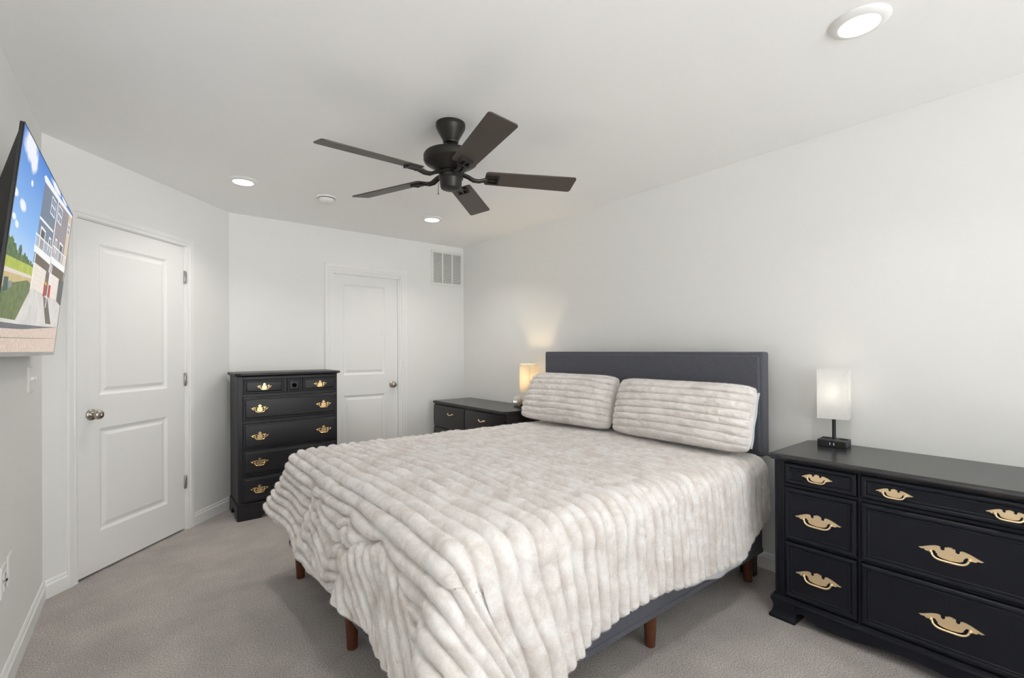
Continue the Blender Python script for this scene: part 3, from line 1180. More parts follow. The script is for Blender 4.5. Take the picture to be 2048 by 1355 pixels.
# case: post edges, rails between drawers
mb.box(0.012, DW - .012, FY + .006, DD, 0.10, 0.766)
for (a, b) in ((0.012, 0.052), (0.342, 0.354), (0.920, 0.932), (DW - .052, DW - .012)):
    mb.box(a, b, FY, FY + .006, 0.115, 0.766)
for (a, b) in ((0.752, 0.766), (0.640, 0.655), (0.384, 0.394)):
    mb.box(0.052, DW - .052, FY + .001, FY + .006, a, b)
mb.box(0.008, 0.020, FY - .004, FY + .02, 0.115, 0.764)
mb.box(0.026, 0.036, FY - .003, FY + .01, 0.115, 0.764)
mb.box(DW - .020, DW - .008, FY - .004, FY + .02, 0.115, 0.764)
mb.build('case', M['black_wood'], dr, bevel=0.003)


def topring(o):
    return [(-o, -o), (DW + o, -o), (DW + o, DD - .03), (DW + o - .03, DD), (-o + .03, DD), (-o, DD - .03)]


mb = MB()
mb.stack_xy([(topring(-.002), 0.762), (topring(.004), 0.766), (topring(.008), 0.771), (topring(.014), 0.774), (topring(.016), 0.780), (topring(.013), 0.787), (topring(.007), 0.791), (topring(.004), 0.793)])
mb.build('top', grain_black('dresser_top_black', (0.018, 0.019, 0.022), (0.040, 0.038, 0.040), 0.24), dr, smooth=20)
# plinth moulding, apron and bracket feet
mb = MB()


def ring4(o):
    return [(-o, -o + FY), (DW + o, -o + FY), (DW + o, DD), (-o, DD)]


mb.stack_xy([(ring4(.002), 0.086), (ring4(.010), 0.088), (ring4(.012), 0.094), (ring4(.010), 0.101), (ring4(.004), 0.106), (ring4(.002), 0.114), (ring4(-.008), 0.118)])
ap = [(0.09, 0.088), (0.09, 0.040), (0.112, 0.056), (0.128, 0.058), (0.15, 0.047), (0.19, 0.030), (0.26, 0.028), (0.34, 0.034), (0.42, 0.046), (0.52, 0.052), (DW / 2, 0.040)]
ap = [(x, z) for x, z in ap[::1]] + [(DW - x, z) for x, z in reversed(ap[:-1])]
mb.prism_xz(ap, FY - .004, FY + .016)
mb.build('plinth', M['black_wood'], dr, smooth=25)
for k in range(4):
    xa = -0.002 if k % 2 == 0 else DW + .002
    sx = 1 if k % 2 == 0 else -1
    ya, yb = (FY - .002, FY + .10) if k < 2 else (DD - .10, DD)
    f = MB()
    rings_ = []
    for z, o in ((0, .014), (.014, .015), (.020, .010), (.026, .006), (.042, .001), (.058, .000), (.072, .004), (.084, .009), (.088, .009)):
        x1_ = xa - sx * o
        x2_ = xa + sx * 0.100
        y1_ = ya - (o if k < 2 else 0)
        poly = [(x1_, y1_), (x2_, y1_), (x2_, yb), (x1_, yb)]
        rings_.append((poly if sx > 0 else [poly[1], poly[0], poly[3], poly[2]], z))
    f.stack_xy(rings_)
    f.build('foot', M['black_wood'], dr, smooth=30)
DPROF = [(0, 0), (0, 0.009), (0.004, 0.014), (0.010, 0.016), (0.017, 0.014), (0.020, 0.011), (0.022, 0.0135), (0.028, 0.0135), (0.030, 0.012)]
rows = [(0.658, 0.753), (0.396, 0.638), (0.128, 0.383)]
colsD = [(0.056, 0.340), (0.356, 0.918), (0.934, 1.216)]
for ci, (a, b) in enumerate(colsD):
    for ri, (c, d) in enumerate(rows):
        dd = drawer(dr, a, b, c, d, FY, DPROF, M['black_wood'])
        yf = FY - 0.012
        zc = (c + d) / 2
        xc = (a + b) / 2
        if ci == 1 and ri == 0:
            for xx in (0.470, 0.794):
                pull(WING, 0.122, xx, zc - .002, yf, M['pale_brass'], dd)
        elif ri == 0:
            pull(WING, 0.124, xc - (0.006 if ci == 0 else 0), zc - .001, yf, M['pale_brass'], dd)
        else:
            pull(WING, 0.184, xc - (0.004 if ci == 0 else 0), zc - .004, yf, M['pale_brass'], dd)

# ---------------------------------------------------------- tall chest
ch = thing('chest_of_drawers', 'tall black chest of drawers with ornate brass pulls, beside the far door', 'chest of drawers', (0.6045, 4.085, 0), 0)
CW, CD = 0.742, 0.362
mb = MB()
mb.box(0.0, CW, 0.006, CD, 0.095, 1.096)
for (a, b) in ((0.0, 0.034), (CW - .012, CW)):
    mb.box(a, b, 0.0, 0.006, 0.128, 1.096)
for (a, b) in ((1.072, 1.096), (0.938, 0.962), (0.733, 0.760), (0.530, 0.544), (0.327, 0.347)):
    mb.box(0.034, CW - .012, 0.001, 0.006, a, b)
mb.box(0.322, 0.344, 0.001, 0.006, .962, 1.072)
mb.box(0.450, 0.462, 0.001, 0.006, .962, 1.072)
mb.build('case', M['brushed_black'], ch, bevel=0.002)


def ctop(o, cut=.036):
    l = o * 0.62
    return [(-l + cut, -o), (CW + o - cut, -o), (CW + o, -o + cut), (CW + o, CD + .005), (-l, CD + .005), (-l, -o + cut)]


mb = MB()
mb.stack_xy([(ctop(.002), 1.092), (ctop(.012), 1.098), (ctop(.026), 1.103), (ctop(.030), 1.108), (ctop(.030), 1.116), (ctop(.024), 1.122)])
mb.build('top', M['brushed_black'], ch, smooth=20)
mb = MB()
mb.box(0, CW, 0.002, CD, 0.10, 0.128)
pl = [(0.0, 0.118), (0.0, 0.0), (0.155, 0.0), (0.165, 0.028), (0.185, 0.045), (0.22, 0.052), (CW / 2, 0.058)]
pl = pl + [(CW - x, z) for x, z in reversed(pl[:-1])]
mb.prism_xz(pl, -0.008, 0.012)
for xa in (-.006, CW - .014):
    sd_ = [(0, 0.118), (0, 0), (.09, 0), (.11, .04), (.15, .055), (CD - .15, .055), (CD - .11, .04), (CD - .09, 0), (CD, 0), (CD, .118)]
    vs = [(xa, y, z) for y, z in sd_] + [(xa + .02, y, z) for y, z in sd_]
    n = len(sd_)
    mb.add(vs, [tuple(range(n)), tuple(range(2 * n - 1, n - 1, -1))] + [(i, (i + 1) % n, (i + 1) % n + n, i + n) for i in range(n)])
mb.rings(-0.008, CW + .008, .112, .130, 0.0, [(0, 0), (0, 0.009), (0.004, 0.012), (0.008, 0.010)])
mb.build('plinth', M['brushed_black'], ch, bevel=0.0015)
CPROF = [(0, -0.002), (0, 0.007), (0.004, 0.010), (0.010, 0.010), (0.020, 0.016), (0.024, 0.0165)]
for (a, b, c, d, hs) in ((0.041, 0.320, 0.965, 1.070, (0.179,)), (0.464, 0.729, 0.967, 1.072, (0.597,)),
                         (0.035, 0.729, 0.763, 0.935, (0.147, 0.624)), (0.035, 0.729, 0.547, 0.730, (0.147, 0.624)),
                         (0.033, 0.729, 0.350, 0.527, (0.144, 0.624)), (0.030, 0.729, 0.138, 0.324, (0.142, 0.624))):
    dd = drawer(ch, a, b, c, d, 0.0, CPROF, M['brushed_black'])
    for xx in hs:
        pull(ROCO, 0.122 if len(hs) > 1 else 0.104, xx, (c + d) / 2 - .004, -0.0165, M['brass'], dd, bail=(0.29, -0.03, -0.19))
dd = drawer(ch, 0.347, 0.447, 0.964, 1.068, 0.0, CPROF, M['brushed_black'])
mb = MB()
mb.lathe([(0.017, 0), (0.017, 0.0012), (0.012, 0.0015)], 20, rot=Matrix.Translation((0.397, -0.0165, 1.016)) @ Matrix.Rotation(PI / 2, 4, 'X'))
mb.build('knob_hole', M['recess'], dd, smooth=40)  # flat black disc, the dark of the open hole put in as colour

# ------------------------------------------------ low dresser beyond bed
ld = thing('dresser', 'low glossy black dresser with thin gold pulls, in the far corner', 'dresser', (2.43, 4.352, 0), -PI / 2)
LW, LD, LZ = 1.222, 0.455, 0.770
mb = MB()
mb.box(0.0, LW, 0.010, LD, 0.04, LZ - .028)
mb.box(0.02, LW - .02, 0.03, LD - .02, 0.0, 0.04)
mb.build('case', M['old_black'], ld, bevel=0.003)
mb = MB()


def ltop(o):
    return [(-o, -o), (LW + o - .03, -o), (LW + o, -o + .03), (LW + o, LD), (-o, LD)]


mb.stack_xy([(ltop(-.002), LZ - .030), (ltop(.004), LZ - .026), (ltop(.005), LZ - .006), (ltop(0), LZ)])
mb.build('top', M['old_black'], ld, smooth=20)
for (a, b) in ((0.006, 0.588), (0.600, LW - .016)):
    for (c, d) in ((0.512, 0.732), (0.284, 0.504), (0.056, 0.276)):
        dd = MB()
        # gently bowed front
        n = 14
        vs, fs = [], []
        for k in range(5):
            z = c + (d - c) * k / 4
            for i in range(n + 1):
                t = i / n
                y = -0.006 - 0.010 * math.sin(PI * t) + (0.004 if k in (0, 4) else 0)
                vs.append((a + (b - a) * t, y, z))
        for k in range(4):
            for i in range(n):
                q = k * (n + 1) + i
                fs.append((q, q + 1, q + n + 2, q + n + 1))
        dd.add(vs, fs)
        dd.box(a, b, 0.0, 0.012, c, d)
        do = dd.build('drawer', M['old_black'], ld, smooth=40)
        hb = MB()
        xc, zc, W_ = (a + b) / 2 + (.06 if a < .1 else -.01), (c + d) / 2 + .036, 0.10
        pts = [(xc - W_ / 2 + W_ * i / 12, -0.017 - 0.016 * math.sin(PI * i / 12), zc + 0.006 * math.cos(2 * PI * i / 12)) for i in range(13)]
        hb.tube(pts, [0.0035 + 0.003 * abs(math.cos(PI * i / 12)) for i in range(13)], 8)
        hb.build('handle', M['pale_brass'], do, smooth=40)


# --------------------------------------------------------------- lamps
def table_lamp(label, loc, rot_base, rot_shade, shade_m, bulb_m, power, color):
    t = thing('table_lamp', label, 'lamp', loc, rot_base, 'bedside lamps')
    mb = MB()
    mb.box(-.062, .062, -.054, .054, 0.0, 0.034)
    bs = mb.build('base', M['black_plastic'], t, bevel=0.0025)
    pb = MB()
    pb.box(-.010, .016, -.0555, -.0535, 0.008, 0.026)
    pb.mat(M['usb_glow'])
    pb.box(-.007, -.003, -.0562, -.0550, 0.011, 0.023)
    pb.box(.009, .013, -.0562, -.0550, 0.011, 0.023)
    pb.slots[0] = M['usb_glow']
    u = MB().mat(M['black_plastic'])
    u.box(-.012, .018, -.0556, -.0535, 0.007, 0.027)
    u.mat(M['usb_glow'])
    u.box(.009, .0125, -.0562, -.0550, 0.011, 0.023)
    u.box(-.008, -.0045, -.0562, -.0550, 0.011, 0.023)
    u.build('usb_port', None, bs)
    for s in (-1, 1):
        k = MB()
        k.box(s * .038 - .018, s * .038 + .018, .014, .028, 0.034, 0.0375)
        k.build('outlet_cover', M['black_plastic'], bs, bevel=0.001)
    mb = MB()
    mb.lathe([(0.0085, 0.034), (0.0085, 0.235)], 20)
    mb.build('pole', M['black_plastic'], t, smooth=40)
    mb = MB()
    z0, z1 = 0.142, 0.394
    rm = Matrix.Rotation(rot_shade, 4, 'Z')
    w, th = 0.0725, 0.0018
    hx, hy = 0.0655, 0.056
    out = [(-hx, -hy), (hx, -hy), (hx, hy), (-hx, hy)]
    inn = [(-hx + th, -hy + th), (hx - th, -hy + th), (hx - th, hy - th), (-hx + th, hy - th)]
    vs = [rm @ Vector((x, y, z)) for z in (z0, z1) for x, y in out] + [rm @ Vector((x, y, z)) for z in (z0, z1) for x, y in inn]
    fs = []
    for i in range(4):
        j = (i + 1) % 4
        fs += [(i, j, 4 + j, 4 + i), (8 + j, 8 + i, 12 + i, 12 + j), (4 + i, 4 + j, 12 + j, 12 + i), (j, i, 8 + i, 8 + j)]
    mb.add(vs, fs)
    sh = mb.build('lamp_shade', shade_m, t)
    for z in (z0 + .002, z1 - .002):
        rb = MB()
        for i in range(4):
            a, b = Vector((*out[i], z)), Vector((*out[(i + 1) % 4], z))
            rb.tube([rm @ (a * 0.999), rm @ (b * 0.999)], 0.0016, 6)
        rb.build('rim', M['shade_white'], sh)
    mb = MB()
    mb.lathe([(0.010, 0.200), (0.011, 0.214), (0.014, 0.222), (0.018, 0.232), (0.018, 0.240), (0.013, 0.248), (0.004, 0.252)], 20)
    bulb = mb.build('bulb', bulb_m, t, smooth=50)
    d = bpy.data.lights.new('lamp_light', 'POINT')
    d.energy = power
    d.color = color
    d.shadow_soft_size = 0.018
    lo = bpy.data.objects.new('lamp_light', d)
    COL.objects.link(lo)
    lo.parent = t
    lo.location = (0, 0, 0.275)
    return t


table_lamp('square white table lamp with black base on the long dresser', (2.802, 0.862, 0.793), -PI / 2 + .08, -.02 + .10, M['shade_white'], M['bulb_dim'], 0.16, (1.0, 0.90, 0.78))
table_lamp('glowing square table lamp behind the pillow, on the low corner dresser', (2.762, 3.215, 0.770), -PI / 2, 0.0, M['shade_warm'], M['bulb_warm'], 4.6, (1.0, 0.73, 0.40))

# round speaker clock on the low dresser
sk = thing('smart_speaker', 'small round pale speaker with lit clock digits, on the low corner dresser', 'speaker', (2.775, 3.398, 0.770), -PI / 2 + .50)
mb = MB()
R_ = 0.049
prof = [(0.030, 0.0), (0.034, 0.003)]
for i in range(1, 15):
    an = -0.72 + (PI / 2 + 0.72) * i / 14
    prof.append((max(R_ * math.cos(an), 0.0015), 0.045 + R_ * math.sin(an)))
mb.lathe(prof, 40)
mb.build('body', simple('pale_speaker_cloth', (0.62, 0.60, 0.57), 0.9, bump=(500, 0.3, 0.001)), sk, smooth=60)
mb = MB()
SEG7 = {'0': 'abcdef', '1': 'bc', '8': 'abcdefg'}


def seg_box(mb, ch_, x, z, w, h, t, y):
    d = {'a': (x, x + w, z + h - t, z + h), 'g': (x, x + w, z + h / 2 - t / 2, z + h / 2 + t / 2), 'd': (x, x + w, z, z + t),
         'f': (x, x + t, z + h / 2, z + h), 'e': (x, x + t, z, z + h / 2), 'b': (x + w - t, x + w, z + h / 2, z + h), 'c': (x + w - t, x + w, z, z + h / 2)}
    for s in SEG7[ch_]:
        a, b, c, e = d[s]
        vs = []
        for yy in (0.0, 0.0014):
            for zz in (c, e):
                for xx in (a, b):
                    rr = math.sqrt(max(R_ ** 2 - xx ** 2 - (zz - 0.045) ** 2, 0)) + yy
                    vs.append((xx, -rr, zz))
        mb.add(vs, [(0, 1, 3, 2), (4, 6, 7, 5), (0, 4, 5, 1), (2, 3, 7, 6), (0, 2, 6, 4), (1, 5, 7, 3)])


for ch_, x in (('8', -.020), ('1', -.007), ('1', .004)):
    seg_box(mb, ch_, x, 0.036, 0.010, 0.017, 0.0026, 0)
mb.build('clock_digits', M['led'], sk)

# ------------------------------------------------------------------- bed
XH, XF, YN, YF_ = 2.72, 0.70, 1.18, 2.955
bed = thing('bed', 'large bed with charcoal upholstered headboard and walnut legs, against the right wall', 'bed', (1.70, 2.068, 0))


def bedv(mb):
    mb.v = [(x - 1.70, y - 2.068, z) for x, y, z in mb.v]
    return mb


mb = MB()
mb.box(XH, XH + .082, YN - .002, YF_ + .002, 0.690, 1.275)
hb_ = bedv(mb).build('headboard', M['upholstery'], bed, bevel=0.013, seg=4)
mb = MB()
mb.box(XH - .012, XH + .02, YN + .012, YF_ - .012, 0.715, 1.256)
bedv(mb).build('padded_panel', M['upholstery'], hb_, bevel=0.010, seg=3)
for yy in (YN + .10, YF_ - .10):
    mb = MB()
    mb.box(XH + .02, XH + .06, yy - .04, yy + .04, 0.0, 0.70)
    bedv(mb).build('headboard_post', M['black_plastic'], bed)
mb = MB()
mb.box(XF, XH - .005, YN, YF_, 0.168, 0.350)
fr_ = bedv(mb).build('bed_base', M['upholstery'], bed, bevel=0.008)
mb = MB()
pp = [(XF - .001, YN - .001), (XH - .01, YN - .001), (XH - .01, YF_ + .001), (XF - .001, YF_ + .001), (XF - .001, YN - .001)]
for a, b in zip(pp[:-1], pp[1:]):
    mb.box(min(a[0], b[0]) - .003, max(a[0], b[0]) + .003, min(a[1], b[1]) - .003, max(a[1], b[1]) + .003, 0.168, 0.192)
bedv(mb).build('piping', M['upholstery'], fr_, bevel=0.003)
for lx, ly in ((XF + .035, YF_ - .09), (XF + .035, 2.045), (XF + .035, YN + .06), (1.755, YF_ - .06), (1.755, YN + .060), (2.665, YN + .06), (2.665, YF_ - .06), (1.755, 2.068)):
    mb = MB()
    mb.lathe([(0.0215, 0.0), (0.0225, 0.004), (0.031, 0.172)], 24, c=(lx, ly))
    bedv(mb).build('leg', M['leg_wood'], bed, smooth=40)
mb = MB()
mb.box(XF + .015, XH - .012, YN + .015, YF_ - .015, 0.350, 0.672)
bedv(mb).build('mattress', M['mattress'], bed, bevel=0.05, seg=4)

# --------------------------------------------------------- numpy surfaces
rng = np.random.RandomState(7)


def lattice(seed):
    r = np.random.RandomState(seed)
    return r.rand(64, 64)


def vnoise(x, y, seed):
    g = lattice(seed)
    xi, yi = np.floor(x).astype(int), np.floor(y).astype(int)
    xf, yf = x - xi, y - yi
    u, v = xf * xf * (3 - 2 * xf), yf * yf * (3 - 2 * yf)
    a = g[xi % 64, yi % 64]
    b = g[(xi + 1) % 64, yi % 64]
    c = g[xi % 64, (yi + 1) % 64]
    d = g[(xi + 1) % 64, (yi + 1) % 64]
    return (a * (1 - u) + b * u) * (1 - v) + (c * (1 - u) + d * u) * v - 0.5


def fbm(x, y, seed, octv=3):
    s, amp = 0, 1.0
    for k in range(octv):
        s = s + amp * vnoise(x * 2 ** k, y * 2 ** k, seed + k)
        amp *= 0.5
    return s


def smoothstep(e0, e1, x):
    t = np.clip((x - e0) / (e1 - e0), 0, 1)
    return t * t * (3 - 2 * t)


def grid_normals(P):
    du = np.gradient(P, axis=0)
    dv = np.gradient(P, axis=1)
    n = np.cross(du, dv)
    n /= np.linalg.norm(n, axis=2, keepdims=True) + 1e-9
    return n


def grid_object(name, P, mt, parent=None, flip=False):
    nu, nv = P.shape[:2]
    me = bpy.data.meshes.new(name)
    idx = np.arange(nu * nv).reshape(nu, nv)
    f = np.stack([idx[:-1, :-1], idx[1:, :-1], idx[1:, 1:], idx[:-1, 1:]], axis=-1).reshape(-1, 4)
    if flip:
        f = f[:, ::-1]
    me.from_pydata(P.reshape(-1, 3).tolist(), [], f.tolist())
    me.materials.append(mt)
    me.polygons.foreach_set('use_smooth', [True] * len(me.polygons))
    o = bpy.data.objects.new(name, me)
    COL.objects.link(o)
    if parent is not None:
        o.parent = parent
    return o


def rib_profile(ph):
    t = ph - np.floor(ph)
    q = np.abs(2 * t - 1)
    return np.sqrt(np.clip(1 - 0.995 * q ** 2.15, 0, 1))


# ---- the ribbed blanket
def blanket():
    X0, XE, YNE, YFE = 2.700, 0.690, 1.150, 2.972      # head line, foot edge, near edge, far edge
    RR = 0.085
    ZT = 0.694
    a_f = X0 - (XE + RR)
    b_n = 0.0
    NU, NV = 760, 420
    a = np.linspace(0, a_f + 0.545, NU)
    width = (YFE - RR) - (YNE + RR)
    b = np.linspace(-0.56, width + 0.50, NV)
    Aa, Bb = np.meshgrid(a, b, indexing='ij')
    sa = np.clip(Aa - a_f, 0, None)
    sn = np.clip(-Bb, 0, None)
    sf = np.clip(Bb - width, 0, None)
    # hem lengths
    xx = X0 - np.clip(Aa, 0, a_f)
    hem_n = np.interp(xx, [0.7, 0.95, 1.15, 1.3, 1.6, 2.0, 2.35, 2.5, 2.7], [0.505, 0.505, 0.478, 0.455, 0.440, 0.485, 0.50, 0.44, 0.36])
    yy = YNE + RR + np.clip(Bb, 0, width)
    hem_f = np.interp(yy, [1.2, 1.5, 1.9, 2.2, 2.5, 2.7, 2.95], [0.50, 0.48, 0.455, 0.45, 0.405, 0.395, 0.42])
    hem_r = np.full_like(xx, 0.42)
    # ribs run across the bed, bowing a little towards the foot in the middle
    t = np.clip((yy - 1.2) / 1.75, 0, 1)
    bow = 0.11 * np.sin(PI * np.clip(1.05 - t, 0, 1) * 0.62) * smoothstep(0.0, 0.5, xx - 0.72)
    warp = 0.016 * fbm(Aa * 3.0, Bb * 2.2, 11) + 0.006 * fbm(Aa * 9, Bb * 7, 21)
    crum = smoothstep(0.02, 0.14, sa) * smoothstep(0.05, 0.35, Bb) * (1 - smoothstep(1.15, 1.40, Bb))
    # rumpled patch on the foot side, where the ribs turn and run down towards the near corner
    top_l = 0.19 + 0.04 * np.sin(Bb * 11.0 + 1.0) + 0.05 * smoothstep(0.45, 0.62, Bb)
    wob = 0.035 * fbm(Aa * 7, Bb * 7, 33, 2)
    dist = np.minimum.reduce([sa - top_l, (0.62 + 0.20 * (sa - .2)) - Bb, Bb - (0.05 + 0.45 * (0.40 - sa))]) + wob
    patch = smoothstep(-0.02, 0.02, dist)
    seam = np.abs(Bb - (1.16 + 0.18 * (sa - 0.25)) + 0.5 * wob) / 0.03
    seam = np.where((sa > 0.10) & (sa < 0.42), seam, 9.0)
    messy = smoothstep(0.10, 0.2, sa) * smoothstep(0.52, 0.66, Bb) * (1 - smoothstep(1.10, 1.16, Bb))
    groove = np.maximum(np.exp(-(dist / 0.020) ** 2), 0.8 * np.exp(-seam ** 2))
    warp = warp + messy * (0.10 * fbm(Aa * 5 + 2, Bb * 5, 37, 2) + 0.025 * np.sign(vnoise(Bb * 5.5, Bb * 0 + 3.3, 39)))
    PER = 0.0585
    ph1 = (Aa + bow + warp) / PER
    ph2 = (0.55 * Aa + 0.84 * Bb + 0.05 * fbm(Aa * 4, Bb * 4, 35, 2)) / (PER * 1.0) + 0.3
    ph = np.where(patch > 0.5, ph2, ph1)
    mixw = smoothstep(-0.016, 0.016, dist)
    rib = rib_profile(ph1) * (1 - mixw) + rib_profile(ph2) * mixw
    sa = sa * (hem_f / 0.545)
    sn = sn * (hem_n / 0.56 + 0.045 * (rib - 0.8) * smoothstep(.35, .5, sn) * (sa <= 0))
    sf = sf * (hem_r / 0.50)
    cb = 1 - 0.14 * np.sin(2 * np.arctan2(sn, sa)) ** 2 * ((sa > 0) & (sn > 0))
    sa, sn = sa * cb, sn * cb
    sb = sn + sf
    rho = np.where(sf > 0, (sa ** 8 + sf ** 8) ** 0.125, (sa ** 1.5 + sn ** 1.5) ** (1 / 1.5))
    phi = np.arctan2(sb, sa)
    both = np.sin(2 * phi) ** 2 * (rho > 1e-6)
    # flare away from the bed
    k = 0.10 + 0.0 * rho
    k = np.where(sa > 0, 0.16 + 0.10 * smoothstep(1.9, 2.9, yy) + 0.05 * (1 - smoothstep(1.2, 1.6, yy)), 0.075)
    k = k + both * np.where(sn > 0, 0.34, 0.26)
    arc = RR * PI / 2
    s_ = np.clip(rho, 0, arc)
    L_ = np.clip(rho - arc, 0, None)
    out = RR * np.sin(s_ / RR) + k * L_
    down = RR * (1 - np.cos(s_ / RR)) + np.sqrt(1 - np.clip(k, 0, .9) ** 2) * L_
    cph, sph = np.where(rho > 1e-6, np.cos(phi), 0), np.where(rho > 1e-6, np.sin(phi), 0)
    X = xx - out * cph
    Y = YNE + RR + np.clip(Bb, 0, width) + np.where(sf > 0, 1, -1) * out * sph
    Z = ZT - down
    # the near corner swings along the side and bunches
    sw = smoothstep(0.05, 0.45, sn) * (1 - smoothstep(0.74, 1.30, xx))
    X = X + 0.11 * sw * (0.35 + 0.65 * smoothstep(0.05, 0.5, sn))
    Y = Y - 0.050 * smoothstep(0.1, 0.45, sn) * np.exp(-((xx - 0.93) / 0.16) ** 2)
    # soft undulation of the top, sag to the foot
    top = (1 - smoothstep(0, .12, rho))
    Z = Z + top * (0.012 * fbm(Aa * 1.3, Bb * 1.3, 5, 2) + 0.010 * np.exp(-((Bb - width / 2) / 0.6) ** 2))
    # loose folds on the hanging parts
    hang = smoothstep(0.08, 0.30, rho)
    fold_n = hang * (sn > 0) * 0.022 * fbm(Aa * 5.0, sn * 1.2, 41, 2)
    fold_f = hang * (sa > 0) * (sb <= 0) * 0.045 * fbm(Bb * 3.2, sa * 2.0, 51, 2)
    P = np.stack([X, Y, Z], axis=-1)
    n = grid_normals(P)
    if n[20, NV // 2, 2] < 0:
        n = -n
    P = P + n * (fold_n + fold_f + crum * 0.035 * fbm(Aa * 6.0, Bb * 5.0, 61, 2) - 0.016 * groove * crum + 0.008 * patch)[..., None]
    n = grid_normals(P)
    if n[20, NV // 2, 2] < 0:
        n = -n
    amp = np.interp(xx, [0.7, 1.6, 2.4, 2.7], [0.034, 0.031, 0.016, 0.012]) * np.where(rho > 0.05, 1.0, 1.0)
    amp = amp * (1 + 0.35 * fbm(Aa * 12, Bb * 9, 71, 2))
    # pinches along each rib, as in gathered plush
    pinch = 1 - 0.22 * np.clip(fbm(np.floor(np.where(patch > 0.5, ph2, ph1)) * 3.7, Bb * 11, 81, 2) + 0.05, 0, 1) * (1 + 1.2 * messy + 0.8 * patch)
    # soften at the hem so that each rib ends round
    u_h = np.minimum.reduce([smoothstep(0, .022, np.abs(a_f + 0.545 - Aa)), smoothstep(0, .022, np.abs(Bb + 0.56)), smoothstep(0, .022, np.abs(width + 0.50 - Bb))])
    P = P + n * (amp * rib * pinch * (1 - 0.55 * groove * crum) * (0.25 + 0.75 * u_h) + 0.0025 * fbm(Aa * 60, Bb * 60, 91, 2))[..., None]
    o = grid_object('blanket', P, M['fur'])
    zs = np.empty(len(o.data.polygons) * 3)
    o.data.polygons.foreach_get('normal', zs)
    if zs[2::3].sum() < 0:
        o.data.flip_normals()
    sd = o.modifiers.new('thickness', 'SOLIDIFY')
    sd.thickness = 0.006
    sd.offset = -1
    return o


def add_fur(o, count, length, seed, radius=0.0008):
    md = o.modifiers.new('fur', 'PARTICLE_SYSTEM')
    ps = o.particle_systems[-1]
    ps.seed = seed
    st = ps.settings
    st.type = 'HAIR'
    st.count = count
    st.hair_length = length
    st.hair_step = 2
    st.render_step = 2
    st.display_step = 2
    st.emit_from = 'FACE'
    st.use_even_distribution = True
    st.use_modifier_stack = False
    st.normal_factor = 0.0008
    st.tangent_factor = 0.0004
    st.factor_random = 0.0010
    st.length_random = 0.5
    st.material = 1
    st.root_radius = 1.0
    st.tip_radius = 0.15
    st.radius_scale = radius
    st.use_close_tip = True
    o.modifiers.move(len(o.modifiers) - 1, 0)     # hair grows from the plain surface


bl = blanket()
add_fur(bl, 600000, 1.0, 3)
tag(bl, 'cream ribbed faux fur blanket spread over the bed and hanging over its foot', 'blanket')


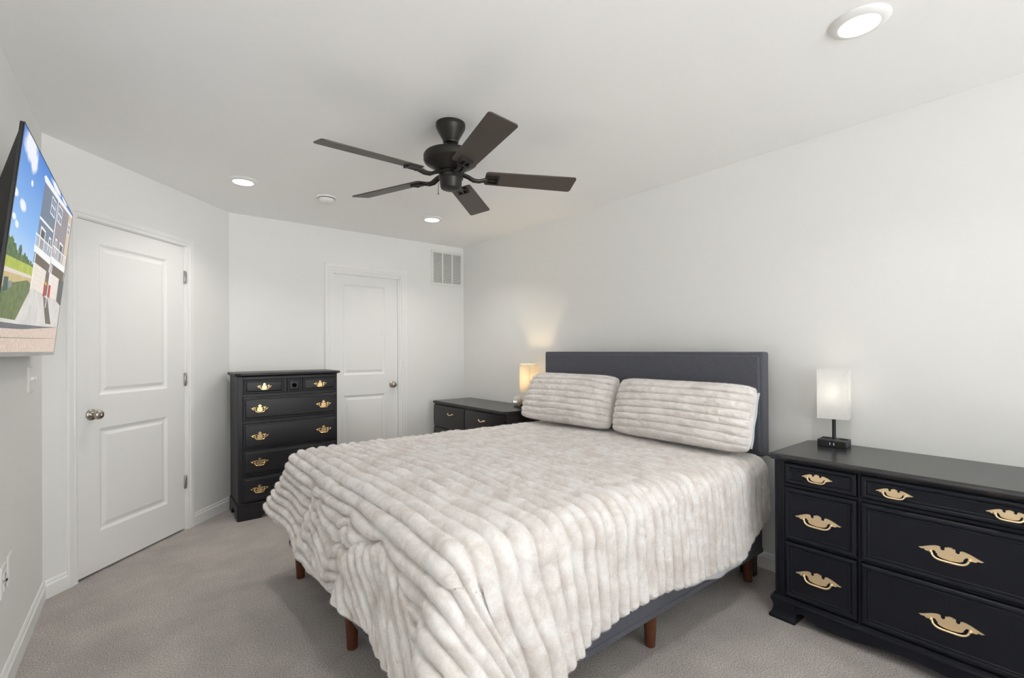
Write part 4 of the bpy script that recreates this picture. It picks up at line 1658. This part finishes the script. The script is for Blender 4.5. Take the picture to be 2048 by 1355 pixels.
# ---- pillows
def pillow(label, cx, cy, cz, w, h, t, lean, yaw, seed, wrinkle, seam=False, splay=0.0):
    NU, NV = 210, 150
    root = thing('pillow', label, 'pillow', (cx, cy, cz), 0, 'ribbed pillows')
    u = np.linspace(-1, 1, NU)
    v = np.linspace(-1, 1, NV)
    U, V = np.meshgrid(u, v, indexing='ij')
    edge = np.clip((1 - np.abs(U) ** 3.4), 0, 1) ** 0.5 * np.clip((1 - np.abs(V) ** 2.6), 0, 1) ** 0.5
    shrinkx = 1 - 0.02 * (1 - np.abs(V) ** 2) * (np.abs(U) ** 6) - 0.05 * (np.abs(V) ** 5) * (np.abs(U) ** 5)
    shrinkz = 1 - 0.03 * (1 - np.abs(U) ** 2) * (np.abs(V) ** 6) - 0.10 * (np.abs(V) ** 5) * (np.abs(U) ** 6)
    x = U * w / 2 * shrinkx
    x = x - splay * (1 - V) * np.clip(-U, 0, 1)
    z = V * h / 2 * shrinkz
    per = 2.0 / 8.6
    ph = (V + 0.05 * fbm(U * 2.2 + 5, V * 2, seed, 2) + 0.035 * U * U) / per + 0.15
    rib = rib_profile(ph)
    pin = 1 - wrinkle * np.clip(fbm(np.floor(ph) * 5.1, U * 14, seed + 9, 2), 0, 1) * np.exp(-((U + 0.25) / 0.45) ** 2)
    meshes = []
    front = t * edge * (0.62 + 0.1 * fbm(U * 1.6, V * 1.6, seed + 4, 2)) + 0.026 * rib * pin * edge ** 0.30 * (1 + .4 * fbm(U * 16, V * 12, seed + 6, 2))
    back = -t * edge * 0.42
    Pf = np.stack([x, -front, z], -1)
    Pb = np.stack([x, -back, z], -1)
    nfi = NU * NV
    idx = np.arange(nfi).reshape(NU, NV)
    f1 = np.stack([idx[:-1, :-1], idx[1:, :-1], idx[1:, 1:], idx[:-1, 1:]], -1).reshape(-1, 4)
    f2 = f1[:, ::-1] + nfi
    ring = np.concatenate([idx[:, 0], idx[-1, 1:], idx[-2::-1, -1], idx[0, -2:0:-1]])
    r2 = np.roll(ring, -1)
    f3 = np.stack([ring, ring + nfi, r2 + nfi, r2], -1)
    V3 = np.concatenate([Pf.reshape(-1, 3), Pb.reshape(-1, 3)])
    rot = Matrix.Rotation(yaw, 4, 'Z') @ Matrix.Rotation(-lean, 4, 'X')
    Rm = np.array(rot.to_3x3())
    V3 = V3 @ Rm.T
    me = bpy.data.meshes.new('cover')
    me.from_pydata(V3.tolist(), [], np.concatenate([f1, f2, f3]).tolist())
    me.materials.append(M['fur_pillow'])
    me.polygons.foreach_set('use_smooth', [True] * len(me.polygons))
    bm = bmesh.new()
    bm.from_mesh(me)
    bmesh.ops.recalc_face_normals(bm, faces=bm.faces)
    bm.to_mesh(me)
    bm.free()
    o = bpy.data.objects.new('cover', me)
    COL.objects.link(o)
    o.parent = root
    add_fur(o, 90000, 1.0, seed)
    if seam:                                    # pale edge of the case at its open end
        pts = []
        for k in range(25):
            vv = -0.80 + 1.60 * k / 24
            xx = w / 2 * (0.985 - 0.02 * (1 - vv * vv))
            pts.append(rot @ Vector((xx, 0.018 + 0.004 * math.sin(vv * 9), vv * h / 2)))
        mb = MB()
        mb.tube(pts, [0.006 + 0.004 * math.sin(PI * k / 24) for k in range(25)], 8)
        mb.build('seam', M['pale_blue'], root, smooth=50)
    return root


pillow('ribbed cream pillow leaning on the headboard, the one nearer the lit lamp', 2.575, 2.520, 0.918, 0.84, 0.39, 0.165, math.radians(19), -PI / 2 + .06, 101, 0.75, splay=0.030)
pillow('ribbed cream pillow leaning on the headboard, the one nearer the long dresser', 2.575, 1.612, 0.912, 0.92, 0.38, 0.170, math.radians(17), -PI / 2, 201, 0.15, True)


# ---- sheet corner that shows under the blanket
def sheet():
    NU, NV = 90, 40
    x = np.linspace(1.70, 2.42, NU)
    s = np.linspace(0, 0.50, NV)
    Xs, Sx = np.meshgrid(x, s, indexing='ij')
    drop = 0.470 + 0.02 * np.sin(Xs * 9) - 0.10 * (1 - smoothstep(1.70, 1.95, Xs))
    Z = 0.680 - drop * (Sx / 0.5)
    Y = 1.173 - 0.006 * smoothstep(0.2, .5, Sx) + 0.006 * np.sin(Xs * 30 + Sx * 4) * smoothstep(.3, .5, Sx) - 0.010 * smoothstep(.38, .5, Sx)
    P = np.stack([Xs, Y, Z], -1)
    o = grid_object('bed_sheet', P, M['sheet'])
    sd = o.modifiers.new('thickness', 'SOLIDIFY')
    sd.thickness = 0.003
    sd.offset = 0
    return tag(o, 'white bed sheet edge hanging below the blanket near the headboard', 'bed sheet')


sheet()
